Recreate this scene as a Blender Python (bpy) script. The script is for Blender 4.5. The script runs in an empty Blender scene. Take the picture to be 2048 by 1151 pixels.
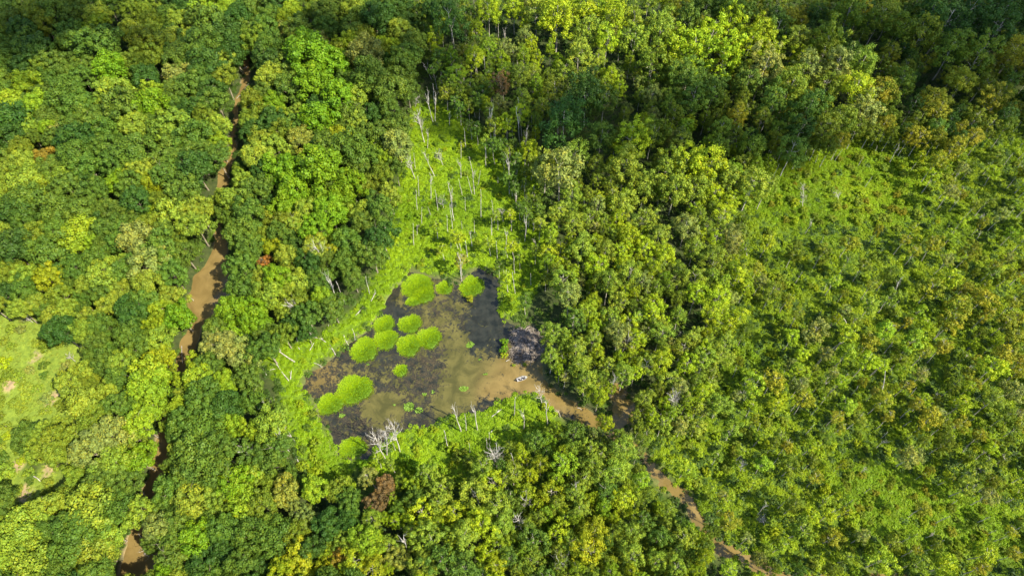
import bpy, math, random
import numpy as np
from mathutils import Vector, Matrix
R = math.radians
random.seed(7); rng = np.random.default_rng(7)
sc = bpy.context.scene
# ------------------------------------------------------------------ camera
H = 220.0; F = 1365.0; CX, CY = 1024.0, 575.5
PITCH = R(57.3); ROLL = R(-2.4)
fwd = Vector((0, math.cos(PITCH), -math.sin(PITCH)))
up0 = Vector((0, math.sin(PITCH), math.cos(PITCH)))
right = (Vector((1, 0, 0))*math.cos(ROLL) + up0*math.sin(ROLL)).normalized()
up = right.cross(fwd).normalized()
cam_d = bpy.data.cameras.new('camera'); cam = bpy.data.objects.new('camera', cam_d)
sc.collection.objects.link(cam); sc.camera = cam
cam.matrix_world = Matrix((( right.x, up.x, -fwd.x, 0), (right.y, up.y, -fwd.y, 0), (right.z, up.z, -fwd.z, H), (0, 0, 0, 1)))
cam_d.sensor_width = 36; cam_d.lens = 36*F/2048; cam_d.clip_end = 9000; cam_d.clip_start = 1
# ------------------------------------------------------------------ world + sun
SUN_EL, SUN_AZ = R(47), R(-31)          # azimuth of the sun measured from +x, counter-clockwise
sdir = Vector((math.cos(SUN_EL)*math.cos(SUN_AZ), math.cos(SUN_EL)*math.sin(SUN_AZ), math.sin(SUN_EL)))
w = bpy.data.worlds.new('World'); sc.world = w; w.use_nodes = True
nt = w.node_tree; bg = nt.nodes['Background']
sky = nt.nodes.new('ShaderNodeTexSky'); sky.sky_type = 'NISHITA'; sky.sun_disc = False
sky.sun_elevation = SUN_EL; sky.sun_rotation = R(90) - SUN_AZ
nt.links.new(sky.outputs[0], bg.inputs[0]); bg.inputs[1].default_value = 0.14
sl = bpy.data.lights.new('sun', 'SUN'); sl.energy = 4.9; sl.angle = R(0.53); sl.color = (1, 0.91, 0.70)
so = bpy.data.objects.new('sun', sl); sc.collection.objects.link(so)
so.rotation_euler = sdir.to_track_quat('Z', 'Y').to_euler()
sc.view_settings.view_transform = 'Standard'; sc.view_settings.look = 'None'
sc.view_settings.exposure = 1.70; sc.view_settings.gamma = 1
sc.cycles.max_bounces = 5; sc.cycles.diffuse_bounces = 3; sc.cycles.transmission_bounces = 3
sc.cycles.glossy_bounces = 2; sc.cycles.transparent_max_bounces = 8
sc.cycles.caustics_reflective = False; sc.cycles.caustics_refractive = False
# ------------------------------------------------------------------ pixel <-> place
C0 = Vector((0, 0, H))
def ray(px, py):
    return (fwd*F + right*(px-CX) - up*(py-CY)).normalized()
def at(px, py, z=0.0):
    d = ray(px, py); t = (z-H)/d.z; return C0 + d*t
def proj(p):
    v = Vector(p) - C0; k = F/v.dot(fwd)
    return CX + v.dot(right)*k, CY - v.dot(up)*k
def mpp(px, py, z=10.0):                       # metres per photograph pixel there
    v = at(px, py, z) - C0; return v.dot(fwd)/F
def G(pts, z=0.0): return [tuple(at(x, y, z)[:2]) for x, y in pts]
def crop(x0, y0, s, pts): return [(x0+p[0]/s, y0+p[1]/s, p[2]/s) + tuple(p[3:]) for p in pts]
def sd_poly(P, poly):                          # signed distance, negative inside
    P = np.asarray(P, float); poly = np.asarray(poly, float)
    d = np.full(len(P), 1e9); ins = np.zeros(len(P), bool)
    n = len(poly)
    for i in range(n):
        a = poly[i]; b = poly[(i+1) % n]; e = b-a; w_ = P-a
        t = np.clip((w_@e)/(e@e+1e-9), 0, 1); d = np.minimum(d, np.hypot(*(w_-t[:, None]*e).T))
        c = ((a[1] > P[:, 1]) != (b[1] > P[:, 1]))
        with np.errstate(divide='ignore', invalid='ignore'):
            xx = (b[0]-a[0])*(P[:, 1]-a[1])/(b[1]-a[1]+1e-12)+a[0]
        ins ^= c & (P[:, 0] < xx)
    return np.where(ins, -d, d)
def inpoly(x, y, poly):
    c = False; n = len(poly)
    for i in range(n):
        x1, y1 = poly[i]; x2, y2 = poly[(i+1) % n]
        if (y1 > y) != (y2 > y) and x < (x2-x1)*(y-y1)/(y2-y1)+x1: c = not c
    return c
def vnoise(x, y, s, seed=0):                   # smooth value noise
    x = np.asarray(x, float)/s; y = np.asarray(y, float)/s
    xi = np.floor(x).astype(np.int64); yi = np.floor(y).astype(np.int64)
    fx = x-xi; fy = y-yi; fx = fx*fx*(3-2*fx); fy = fy*fy*(3-2*fy)
    def h(a, b):
        n = (a*374761393 + b*668265263 + seed*982451653) & 0x7fffffff
        n = ((n ^ (n >> 13))*1274126177) & 0x7fffffff
        return ((n ^ (n >> 16)) & 0xffff)/65535.0
    return (h(xi, yi)*(1-fx)+h(xi+1, yi)*fx)*(1-fy)+(h(xi, yi+1)*(1-fx)+h(xi+1, yi+1)*fx)*fy
# ------------------------------------------------------------------ outlines read off the photograph
POND = [(816,537),(830,545),(868,556),(893,560),(920,566),(942,545),(958,538),(990,542),(1000,563),(997,590),(992,615),(1011,639),
        (1030,650),(1086,655),(1092,690),(1087,722),(1086,755),(1100,772),(1122,781),(1143,799),(1171,815),(1198,832),(1222,832),(1228,808),(1214,775),(1232,762),(1256,785),(1271,815),(1262,840),
        (1246,858),(1275,890),(1308,926),(1340,960),(1382,990),(1408,1030),(1432,1070),(1472,1094),(1515,1120),(1580,1149),(1700,1150),(1820,1146),(1820,1175),(1560,1165),
        (1480,1124),(1430,1100),(1396,1060),(1370,1015),(1325,975),(1290,935),(1250,900),(1215,868),(1164,848),(1112,829),(1094,799),(1067,785),(1025,792),(987,808),(969,825),(928,829),
        (875,839),(851,851),(820,856),(775,876),(750,890),(736,915),(690,915),(665,886),(655,858),(636,834),(629,799),(604,775),(611,750),(643,734),(674,704),(695,686),(720,672),(745,648),
        (758,629),(772,601),(793,573),(812,552)]
CREEK = [(485,60),(485,100),(482,120),(483,140),(478,170),(467,190),(464,200),(461,220),(459,260),(455,280),(449,300),(442,320),(434,340),(431,360),(429,400),
        (427,430),(427,500),(412,530),(390,548),(385,560),(382,580),(374,600),(374,617),(390,632),(384,650),(364,680),(358,700),(352,720),(348,742),(346,770),(338,800),(322,850),
        (308,890),(303,920),(290,960),(278,1000),(270,1030),(262,1060),(250,1090),(242,1120),(235,1165),(322,1165),(322,1100),(318,1060),(318,1010),(330,960),(346,900),(358,850),(370,800),
        (378,770),(388,740),(398,700),(414,650),(440,625),(456,600),(462,560),(462,500),(458,450),(456,400),(466,370),(474,340),(486,300),(488,270),(494,220),(503,190),(514,160),(516,120),(516,60)]
# parts of the water the photograph shows uncovered: no crown may stand in front of them
MEADOWS_LAWN = [[(88,818),(110,804),(148,800),(152,830),(146,860),(118,856),(94,840)], [(66,960),(88,938),(104,932),(124,950),(112,982),(70,1000),(52,1004),(46,990)]]
CLEAR = [
 [(816,537),(868,552),(914,545),(955,538),(990,542),(997,563),(994,590),(990,615),(1005,642),(1022,648),(1085,655),(1088,722),(1078,764),(1095,775),(1122,781),(1143,799),(1185,818),(1187,842),
  (1164,844),(1112,827),(1094,800),(1067,785),(1025,790),(987,808),(969,825),(928,829),(875,839),(820,857),(775,877),(740,885),(700,912),(672,886),(657,858),(637,834),(630,799),(604,775),(611,750),(643,734),
  (674,704),(700,680),(745,645),(772,601),(795,573)],
 [(1222,770),(1240,785),(1255,800),(1264,815),(1260,828),(1236,812)],
 [(485,98),(507,98),(508,120),(508,140),(505,170),(492,190),(489,205),(485,240),(480,262),(478,280),(482,300),(476,325),(464,345),(455,370),(448,388),(431,388),(434,345),(446,312),(452,285),(458,250),(463,205),(468,190),(480,165),(484,140)],
 [(431,455),(452,452),(455,500),(450,530),(449,560),(450,600),(435,617),(412,630),(405,650),(392,685),(386,705),(373,738),(350,742),(358,700),(366,680),(385,650),(392,632),(375,612),(376,600),(386,575),(389,556),(415,530),(430,500)],
 [(322,870),(334,872),(334,915),(318,955),(303,1000),(288,1000),(300,955),(312,920)],
 [(262,1085),(280,1086),(300,1108),(306,1160),(242,1160),(246,1120)],
 [(1296,922),(1316,935),(1345,955),(1380,995),(1400,1030),(1396,1050),(1380,1036),(1350,1000),(1318,970)],
 [(1440,1080),(1475,1092),(1510,1122),(1490,1130),(1460,1112)],
]
CLEAR += [MEADOWS_LAWN[0], MEADOWS_LAWN[1], [(1560,350),(1700,310),(1800,340),(1780,400),(1600,410)], [(860,260),(930,270),(1000,330),(1010,400),(960,440),(900,380)], [(640,705),(690,680),(600,760),(590,790),(570,750)],
          [(600,690),(680,640),(750,560),(800,490),(812,540),(745,640),(640,720),(600,765),(570,770),(555,725)],
          [(-20,655),(60,655),(120,700),(90,745),(-20,790)], [(-20,860),(40,870),(30,960),(-20,970)]]
pond_g = np.array(G(POND)); creek_g = np.array(G([(x + (-(3 if 540 < y < 630 else 11 if y > 850 and y < 1070 else 7 if y > 1000 else 19 if y < 360 else 12) if i_ > CREEK.index((235,1165)) else (6 if y < 360 else 3 if y < 500 or y > 700 else 0)), y) for i_, (x, y) in enumerate(CREEK)]))
MEADOWS = {  # bright open ground, photograph outline
 'wet': [(830,215),(870,200),(930,235),(985,270),(1040,300),(1075,370),(1090,470),(1085,560),(1040,620),(1000,640),(1000,540),(950,530),(905,550),(870,545),(820,530),(770,610),(745,640),(690,685),(610,740),(595,775),(620,800),
         (625,835),(655,870),(680,900),(720,930),(790,960),(900,960),(1010,900),(1080,850),(1115,835),(1060,780),(1010,790),(930,825),(870,840),(760,875),(720,905),(690,980),(640,985),(600,900),(570,830),(565,770),(530,720),(560,690),
         (640,680),(720,610),(770,520),(780,440),(800,360),(815,280)],
 'southbank': [(760,875),(870,835),(940,822),(1020,785),(1100,800),(1115,840),(1060,900),(1010,950),(920,960),(820,930),(770,915)],
 'east': [(1500,350),(1600,325),(1700,285),(1850,330),(1860,400),(1790,450),(1700,450),(1560,450),(1470,400)], 'southeast': [(1640,960),(1760,930),(1900,980),(2060,1030),(2060,1110),(1900,1100),(1740,1060)],
 'west': [(-40,625),(70,632),(130,680),(190,690),(195,740),(135,770),(150,800),(110,850),(60,880),(50,1010),(-40,1010)],
 'lawn_one': [(85,815),(110,800),(150,795),(158,830),(150,865),(118,860),(90,840)],
 'lawn_two': [(62,960),(85,935),(105,928),(128,950),(115,985),(70,1005),(48,1010),(40,990)],
}
med_g = {k: np.array(G(v)) for k, v in MEADOWS.items()}
SWAMP = np.array(G([(1290,880),(1400,800),(1460,600),(1480,430),(1540,330),(1760,260),(2200,150),(2300,1300),(1560,1300),(1450,1060),(1330,940)]))
SCRUB = np.array(G([(690,960),(900,930),(1100,840),(1200,870),(1300,950),(1420,1100),(1300,1200),(1000,1060),(800,1020)]))
# ------------------------------------------------------------------ helpers: materials
def lin(c): return tuple((v/255/12.92 if v/255 <= .04045 else ((v/255+.055)/1.055)**2.4) for v in c)
def mat(name):
    m = bpy.data.materials.new(name); m.use_nodes = True
    n = m.node_tree; return m, n, n.nodes['Principled BSDF'], n.nodes['Material Output']
def nd(n, t, **k):
    x = n.nodes.new(t)
    for a, b in k.items(): setattr(x, a, b)
    return x
def leaf_material(name, fixed=None, trans=.34, rough=.55, warm=(1.25, 1.02, .55)):
    m, n, p, out = mat(name)
    v = nd(n, 'ShaderNodeAttribute', attribute_name='leafv')
    if fixed is None:
        t = nd(n, 'ShaderNodeAttribute', attribute_name='tint', attribute_type='INSTANCER'); src = t.outputs['Vector' if False else 'Color']
    else:
        t = nd(n, 'ShaderNodeRGB'); t.outputs[0].default_value = (*fixed, 1); src = t.outputs[0]
    mx = nd(n, 'ShaderNodeMix', data_type='RGBA', blend_type='MULTIPLY'); mx.inputs[0].default_value = 1
    cr = nd(n, 'ShaderNodeValToRGB'); cr.color_ramp.elements[0].color = (.55, .62, .75, 1); cr.color_ramp.elements[1].color = (*warm, 1)
    e = cr.color_ramp.elements.new(.5); e.color = (.95, 1, .95, 1)
    n.links.new(v.outputs['Fac'], cr.inputs[0]); n.links.new(src, mx.inputs[6]); n.links.new(cr.outputs[0], mx.inputs[7])
    n.links.new(mx.outputs[2], p.inputs['Base Color']); p.inputs['Roughness'].default_value = rough
    p.inputs['Specular IOR Level'].default_value = .15
    tr = nd(n, 'ShaderNodeBsdfTranslucent'); ms = nd(n, 'ShaderNodeMixShader'); ms.inputs[0].default_value = trans
    n.links.new(mx.outputs[2], tr.inputs[0]); n.links.new(p.outputs[0], ms.inputs[1]); n.links.new(tr.outputs[0], ms.inputs[2])
    n.links.new(ms.outputs[0], out.inputs[0]); return m
def bark_material(name, a, b, sc_=1.5, rough=.9):
    m, n, p, out = mat(name)
    g = nd(n, 'ShaderNodeTexCoord'); no = nd(n, 'ShaderNodeTexNoise'); no.inputs['Scale'].default_value = sc_; no.inputs['Detail'].default_value = 5
    cr = nd(n, 'ShaderNodeValToRGB'); cr.color_ramp.elements[0].position = .35; cr.color_ramp.elements[1].position = .65
    cr.color_ramp.elements[0].color = (*a, 1); cr.color_ramp.elements[1].color = (*b, 1)
    n.links.new(g.outputs['Object'], no.inputs[0]); n.links.new(no.outputs[0], cr.inputs[0]); n.links.new(cr.outputs[0], p.inputs['Base Color'])
    p.inputs['Roughness'].default_value = rough; p.inputs['Specular IOR Level'].default_value = .2
    return m
def flat_material(name, c, rough=.6, metal=0.):
    return bark_material(name, tuple(v*.85 for v in c), c, 6, rough)
M_LEAF = leaf_material('leaves'); M_HERB = leaf_material('herbs', trans=.35)
M_BARK = bark_material('bark', (.10,.085,.06), (.24,.21,.16)); M_PALE = bark_material('pale_bark', (.20,.185,.15), (.40,.37,.32), 2.5)
M_DEAD = bark_material('dead_wood', (.17,.155,.135), (.42,.40,.36), 1.2)
M_TWIG = bark_material('grey_twigs', (.20,.18,.15), (.36,.33,.29), 1.2)
# ------------------------------------------------------------------ helpers: meshes
def new_mesh(name, V, Fc, mats, midx=None, leafv=None, smooth=False):
    me = bpy.data.meshes.new(name); V = np.asarray(V, np.float32); Fc = np.asarray(Fc, np.int32)
    nf, k = Fc.shape
    me.vertices.add(len(V)); me.vertices.foreach_set('co', V.ravel())
    me.loops.add(nf*k); me.loops.foreach_set('vertex_index', Fc.ravel())
    me.polygons.add(nf); me.polygons.foreach_set('loop_start', np.arange(0, nf*k, k, dtype=np.int32))
    me.polygons.foreach_set('loop_total', np.full(nf, k, np.int32))
    for m in mats: me.materials.append(m)
    if midx is not None: me.polygons.foreach_set('material_index', np.asarray(midx, np.int32))
    if smooth: me.polygons.foreach_set('use_smooth', np.ones(nf, bool))
    if leafv is not None:
        a = me.attributes.new('leafv', 'FLOAT', 'FACE'); a.data.foreach_set('value', np.asarray(leafv, np.float32))
    me.update(calc_edges=True); return me
def quads(P, N, size, elong=1.0):
    """leaf quads at points P facing N."""
    n = len(P); N = N/np.linalg.norm(N, axis=1)[:, None]
    a = rng.normal(size=(n, 3)); T = np.cross(N, a); T /= np.linalg.norm(T, axis=1)[:, None]; B = np.cross(N, T)
    s = np.asarray(size)[:, None]*.5
    c0 = P + T*s*elong; c1 = P + B*s*.75 - N*s*.15; c2 = P - T*s*elong; c3 = P - B*s*.75 - N*s*.15
    V = np.stack([c0, c1, c2, c3], 1).reshape(-1, 3); Fc = np.arange(4*n).reshape(n, 4)
    return V, Fc
def tube(path, radii, seg=6):
    V = []; Fc = []
    for i, (p, r) in enumerate(zip(path, radii)):
        p = Vector(p); q = Vector(path[min(i+1, len(path)-1)]); o = Vector(path[max(i-1, 0)])
        d = (q-o).normalized(); x = d.orthogonal().normalized() if abs(d.z) < .2 else Vector((1, 0, 0)).cross(d).normalized(); y = d.cross(x)
        for k in range(seg):
            a = 2*math.pi*k/seg; V.append(p + x*math.cos(a)*r + y*math.sin(a)*r)
    for i in range(len(path)-1):
        for k in range(seg):
            Fc.append((i*seg+k, i*seg+(k+1) % seg, (i+1)*seg+(k+1) % seg, (i+1)*seg+k))
    n = len(V); V.append(Vector(path[-1])); e = (len(path)-1)*seg
    for k in range(seg): Fc.append((e+k, e+(k+1) % seg, n, n))
    return V, Fc
class MB:
    def __init__(s): s.V = []; s.F = []
    def add(s, VF, mtx=None):
        V, Fc = VF; b = len(s.V); s.V += [tuple(mtx @ Vector(v)) if mtx else tuple(v) for v in V]; s.F += [tuple(i+b for i in f) for f in Fc]
    def build(s, name, mats, smooth=True):
        me = bpy.data.meshes.new(name); me.from_pydata(s.V, [], [tuple(dict.fromkeys(f)) for f in s.F])
        for m in mats: me.materials.append(m)
        if smooth:
            for p in me.polygons: p.use_smooth = True
        return me
def limb(mb, p, d, L, r, depth, bend=.25, kids=3, seg=5, up_=.25, shrink=.62):
    path = [p]; rad = [r]; q = Vector(p); dd = Vector(d).normalized(); n = 4
    for i in range(n):
        dd = (dd + Vector((random.uniform(-bend, bend), random.uniform(-bend, bend), random.uniform(-bend*.5, bend*.5)+up_*.3))).normalized()
        q = q + dd*L/n; path.append(q.copy()); rad.append(r*(1-.72*(i+1)/n))
    mb.add(tube(path, rad, seg))
    if depth > 0:
        for k in range(kids):
            i = random.randint(1, n); s = Vector((random.uniform(-1, 1), random.uniform(-1, 1), random.uniform(0, .9))).normalized()
            limb(mb, path[i], (dd*.8+s).normalized(), L*random.uniform(.45, .75)*shrink/.62, rad[i]*.75+.004*L, depth-1, bend, kids, max(3, seg-1), up_, shrink)
# crowns: unit radius horizontally, real size given by scale
def crown_mesh(name, R_, rz, nb, br, n_leaf, size, gap=0., low=-.55, soft=0.):
    """boughs spread over a dome, leaves spread over each bough. metres."""
    P = []; N = []; S = []; LV = []
    ga = math.pi*(3-math.sqrt(5)); per = n_leaf//nb; lob = rng.uniform(0, 6.28, 3)
    for i in range(nb):
        z = 1-(i+.5)/nb*(1-low); rr = math.sqrt(max(0, 1-z*z)); a = i*ga + rng.uniform(-.35, .35)
        f = rng.uniform(.62, .98)*(1+.16*math.sin(2*a+lob[0])+.1*math.sin(3*a+lob[1])) if rng.random() > .2 else rng.uniform(.25, .6)
        if rng.random() < gap: continue
        c = np.array([math.cos(a)*rr*R_*f, math.sin(a)*rr*R_*f, z*rz*f*(1+rng.uniform(-.12, .12))])
        b = br*rng.uniform(.7, 1.25)
        d = rng.normal(size=(per, 3)); d /= np.linalg.norm(d, axis=1)[:, None]
        out = c/np.linalg.norm(c+1e-6)*.5 + np.array([0, 0, .55]); d = d + out*.55; d /= np.linalg.norm(d, axis=1)[:, None]
        rad = (b*rng.uniform(.55, 1.08, per)*(1+soft*rng.normal(0, .45, per)))[:, None]
        P.append(c + d*rad*np.array([1, 1, .8])); N.append(d + rng.normal(size=(per, 3))*.42)
        S.append(rng.uniform(size*.6, size*1.35, per)); LV.append(np.clip(rng.normal(.5, .2, per)+rng.uniform(-.26, .26), 0, 1))
    V, Fc = quads(np.concatenate(P), np.concatenate(N), np.concatenate(S))
    return new_mesh(name, V, Fc, [M_LEAF], leafv=np.concatenate(LV))
# ---- prototypes: (crown mesh, trunk mesh, crown radius, crown centre height)
def trunk_mesh(name, Ht, r, m, n_l=5, spread=.5, crown_h=None, crown_r=4):
    mb = MB(); path = [(0, 0, -.6)]; rad = [r*1.25]; x = y = 0
    for i in range(6):
        x += random.uniform(-.22, .22); y += random.uniform(-.22, .22); path.append((x, y, Ht*(i+1)/6)); rad.append(r*(1-.8*(i+1)/6))
    mb.add(tube(path, rad, 7))
    for k in range(n_l):
        z = random.uniform(.45, .92)*Ht; a = k*2.4+random.uniform(-.4, .4); j = min(5, int(z/Ht*6)); px_, py_, _ = path[j]
        limb(mb, Vector((px_, py_, z)), (math.cos(a), math.sin(a), .7), crown_r*spread*random.uniform(.8, 1.2), r*.4, 1, .2, 2, 4)
    return mb.build(name, [m])
BROAD = []; 
for i in range(9):
    R_ = 6.0; rz = [4.8, 4.2, 5.4, 4.6][i % 4]; Hc = 12.5
    BROAD.append((crown_mesh('crown', R_, rz, [46, 60, 38, 52][i % 4], [1.65, 1.35, 1.9, 1.5][i % 4], 6200, .60), trunk_mesh('trunk', Hc+2, .32, M_BARK, 6, .7, crown_r=5), R_, Hc))
SLIM = []
for i in range(10):
    R_ = 3.6; rz = [4.6, 5.6, 3.8, 5.0, 3.4][i % 5]; Hc = [11.5, 11, 12.5, 11, 12][i % 5]
    SLIM.append((crown_mesh('crown', R_, rz, [36, 42, 32, 38, 30][i % 5], [.95, .85, 1.05, .95, 1.0][i % 5], [2600, 3000, 2200, 2500, 1900][i % 5], .50, gap=[.1, .2, .2, .25, .1][i % 5], low=-.8, soft=.5),
                 trunk_mesh('trunk', Hc+rz*.7, .17, M_PALE, 8, .55, crown_r=3.4), R_, Hc))
UPR = []
for i in range(9):
    R_ = 4.6; rz = [5.4, 6.4, 4.8][i % 3]; Hc = [12.5, 12, 13][i % 3]
    UPR.append((crown_mesh('crown', R_, rz, [70, 84, 60][i % 3], [.92, .80, 1.0][i % 3], [5200, 5600, 4800][i % 3], .42, gap=[.1, .16, .2][i % 3], low=-.75, soft=.55),
                trunk_mesh('trunk', Hc+rz*.7, .2, M_PALE, 8, .55, crown_r=4.2), R_, Hc))
BUSH = []
for i in range(4):
    BUSH.append((crown_mesh('crown', 2.2, 1.5, 14, .8, 900, .42, gap=.1, low=-.2), trunk_mesh('trunk', 1.8, .08, M_BARK, 3, .4, crown_r=2), 2.2, 1.3))
DEADP = []                                        # unit height 1 -> drawn 14 m tall
def dead_proto(kind):
    Ht = 14; t = MB(); b = MB()
    path = [(0, 0, -.5)]; rad = [.26 if kind != 'pole' else .23]; x = y = 0
    for i in range(7):
        x += random.uniform(-.16, .16); y += random.uniform(-.16, .16); path.append((x, y, Ht*(i+1)/7*(1 if kind == 'pole' else .86))); rad.append(rad[0]*(1-.66*(i+1)/7))
    t.add(tube(path, rad, 7))
    if kind == 'pole':
        for k in range(2): limb(t, Vector(path[random.randint(4, 6)]), (random.uniform(-1, 1), random.uniform(-1, 1), .9), 1.3, .07, 0)
        return (t.build('dead_trunk', [M_DEAD]), None, Ht)
    if kind == 'fork':
        for k in range(5): limb(b, Vector(path[random.randint(4, 7)]), (random.uniform(-1, 1), random.uniform(-1, 1), 1.6), random.uniform(2, 4.2), .13, 1, .22, 2, 5)
    if kind == 'branched':
        for k in range(12):
            j = random.randint(3, 7); a = k*2.4; limb(b, Vector(path[j]), (math.cos(a), math.sin(a), .75), random.uniform(2.8, 4.4)*(1.15-.06*j), .12, 2, .3, 3, 4)
    return (t.build('dead_trunk', [M_DEAD]), b.build('bare_crown', [M_DEAD]), Ht)
for k in ('pole', 'pole', 'pole', 'fork', 'fork', 'fork', 'branched', 'branched', 'branched'): DEADP.append((k,)+dead_proto(k))
# ------------------------------------------------------------------ objects
col = sc.collection
def link(o, parent=None):
    col.objects.link(o)
    if parent: o.parent = parent
    return o
def empty(name, loc): o = bpy.data.objects.new(name, None); o.location = loc; o.empty_display_size = .5; return link(o)
def meshobj(name, me, parent=None): return link(bpy.data.objects.new(name, me), parent)
def tag(o, label=None, cat=None, group=None, kind=None):
    for k, v in (('label', label), ('category', cat), ('group', group), ('kind', kind)):
        if v: o[k] = v
    return o
THINGS = []       # (object, px, py, lead words of its label, category)
# palette: sunlit colour in the photograph
K = 1.7
PAL = {'D': (64,104,42), 'M': (90,128,48), 'L': (128,162,56), 'E': (108,156,32), 'Y': (140,172,44), 'G': (160,178,38), 'O': (180,158,62), 'A': (160,168,72),
       'P': (130,154,80), 'R': (168,124,66), 'B': (124,114,82), 'S': (110,140,42), 'T': (136,154,44), 'V': (146,182,38)}
WORDS = {'D': 'dark green', 'M': 'mid green', 'L': 'light green', 'E': 'vivid green', 'Y': 'yellow-green', 'G': 'yellow', 'O': 'orange', 'A': 'straw-gold', 'P': 'grey-green',
         'R': 'rusty red', 'B': 'brown withering', 'S': 'olive green', 'T': 'dull yellow-olive', 'V': 'lime green'}
def tint(c, j=.10):
    l = lin(PAL[c]); f = 1+random.uniform(-j, j)
    f *= .84 if c in 'GOAR' else 1
    return [max(.004, (1.06 if c in 'GOARY' else 1.22)*l[0]/K*f*(1+random.uniform(-.10, .10))), l[1]/K*f, max(.003, .82*l[2]/K*f)]
# ------------------------------------------------------------------ tree lists read off the photograph (x, y, radius, colour)
T1 = crop(0, 0, 2.877, [(1215,40,100,'Y'),(1320,80,75,'Y'),(1230,150,110,'M'),(1300,200,100,'D'),(1400,200,50,'S'),(870,120,60,'S'),(750,170,75,'S'),(570,130,65,'Y'),(560,240,130,'M'),(400,170,70,'M'),
 (220,270,80,'D'),(130,170,90,'D'),(320,60,90,'M'),(150,60,70,'M'),(980,230,80,'L'),(1070,200,50,'L'),(1210,260,90,'M'),(1340,300,80,'D'),(1200,380,110,'D'),(1270,350,70,'L'),(870,330,80,'L'),
 (760,360,80,'L'),(640,390,90,'E'),(500,370,60,'M'),(340,360,90,'M'),(130,380,80,'D'),(170,470,85,'Y'),(30,320,70,'M'),(390,560,100,'M'),(650,530,100,'L'),(880,520,65,'Y'),(1030,420,80,'P'),
 (1130,470,90,'M'),(1210,520,80,'D'),(60,590,80,'Y'),(215,590,75,'Y'),(60,700,110,'D'),(280,680,70,'M'),(540,680,90,'M'),(700,620,110,'M'),(880,620,110,'E'),(1000,560,80,'M'),(1120,630,80,'D'),
 (180,730,50,'L'),(760,720,90,'L'),(620,740,80,'M'),(360,750,60,'P'),(440,800,110,'D'),(60,800,90,'D'),(1000,730,130,'L'),(1120,800,110,'M'),(1250,720,75,'L'),(1255,830,65,'Y'),(1000,860,110,'M'),
 (780,870,110,'M'),(640,850,80,'M'),(270,900,60,'O'),(130,930,70,'L'),(30,970,70,'L'),(430,890,90,'M'),(300,980,80,'M'),(820,970,80,'L'),(960,980,90,'M'),(1120,960,100,'D'),(1060,1080,100,'M'),
 (870,1060,60,'G'),(760,1060,80,'M'),(680,1040,70,'E'),(560,1090,70,'M'),(390,1080,100,'M'),(170,1080,100,'L'),(50,1080,70,'L'),(1530,150,80,'M'),(1540,350,80,'D'),(1560,260,70,'M'),(1680,60,60,'Y'),
 (1810,60,60,'L'),(1780,300,130,'E'),(1900,380,110,'E'),(1800,470,110,'E'),(1960,560,100,'E'),(1580,590,70,'E'),(1520,520,70,'M'),(1660,500,80,'M'),(1850,680,110,'E'),(1700,660,60,'L'),(1560,690,80,'D'),
 (1430,700,55,'L'),(1500,800,70,'L'),(1740,800,80,'A'),(1880,850,90,'M'),(1960,790,60,'G'),(1470,900,90,'L'),(1580,860,90,'L'),(1640,980,110,'E'),(1840,960,130,'E'),(1400,1050,60,'L'),
 (1480,1080,90,'M'),(1700,1080,100,'E'),(1930,1050,90,'M'),(1620,180,60,'P'),(1820,240,60,'P'),(1460,50,80,'M')])
T2 = crop(0, 380, 2.877, [(80,130,100,'D'),(60,330,110,'D'),(180,60,90,'M'),(330,120,100,'M'),(480,110,90,'M'),(450,260,100,'Y'),(640,210,90,'M'),(600,110,60,'M'),(790,60,90,'D'),(1000,150,110,'L'),
 (1120,200,85,'L'),(800,280,100,'P'),(930,330,110,'M'),(1060,360,80,'M'),(860,420,120,'P'),(1140,110,80,'L'),(1150,370,85,'E'),(980,470,100,'M'),(110,300,80,'M'),(290,340,120,'M'),(60,470,70,'D'),(140,490,70,'M'),
 (280,500,90,'G'),(430,450,80,'M'),(560,400,80,'M'),(600,480,90,'L'),(700,430,60,'L'),(370,620,80,'S'),(500,560,60,'L'),(590,590,90,'M'),(700,580,70,'L'),(640,660,70,'L'),(820,640,100,'M'),(760,700,90,'D'),
 (930,690,70,'Y'),(900,770,60,'G'),(1030,720,90,'E'),(1010,800,85,'E'),(920,860,90,'L'),(740,830,70,'M'),(920,970,85,'G'),(320,740,100,'M'),(210,660,70,'L'),(110,680,60,'L'),(520,740,60,'L'),(590,780,70,'M'),
 (490,810,70,'M'),(850,1080,115,'Y'),(700,1000,80,'L'),(700,1080,70,'M'),(620,940,60,'M'),(430,1080,100,'L'),(240,1080,90,'M'),(100,1060,70,'M'),(1440,140,90,'M'),(1340,60,80,'L'),(1400,250,100,'M'),
 (1450,330,90,'M'),(1390,450,95,'M'),(1400,560,90,'M'),(1560,80,60,'D'),(1650,80,90,'E'),(1810,210,90,'E'),(1760,120,80,'L'),(1900,120,100,'E'),(1950,60,80,'E'),(1610,250,70,'M'),(1560,320,50,'G'),
 (1660,390,70,'L'),(1600,500,90,'E'),(1530,410,35,'R'),(1700,530,80,'L'),(1910,340,40,'G'),(1780,420,70,'D'),(1880,410,60,'M'),(1980,420,70,'M'),(1840,520,80,'M'),(1860,620,60,'Y'),(1640,720,60,'L'),
 (1340,690,85,'E'),(1450,690,90,'E'),(1480,760,80,'E'),(1530,820,60,'M'),(1250,800,85,'M'),(1220,880,80,'P'),(1290,900,90,'P'),(1330,830,60,'Y'),(1400,940,90,'P'),(1140,1080,85,'Y'),(1290,1090,60,'Y'),
 (1430,1080,90,'M'),(1210,1000,70,'M')])
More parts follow.
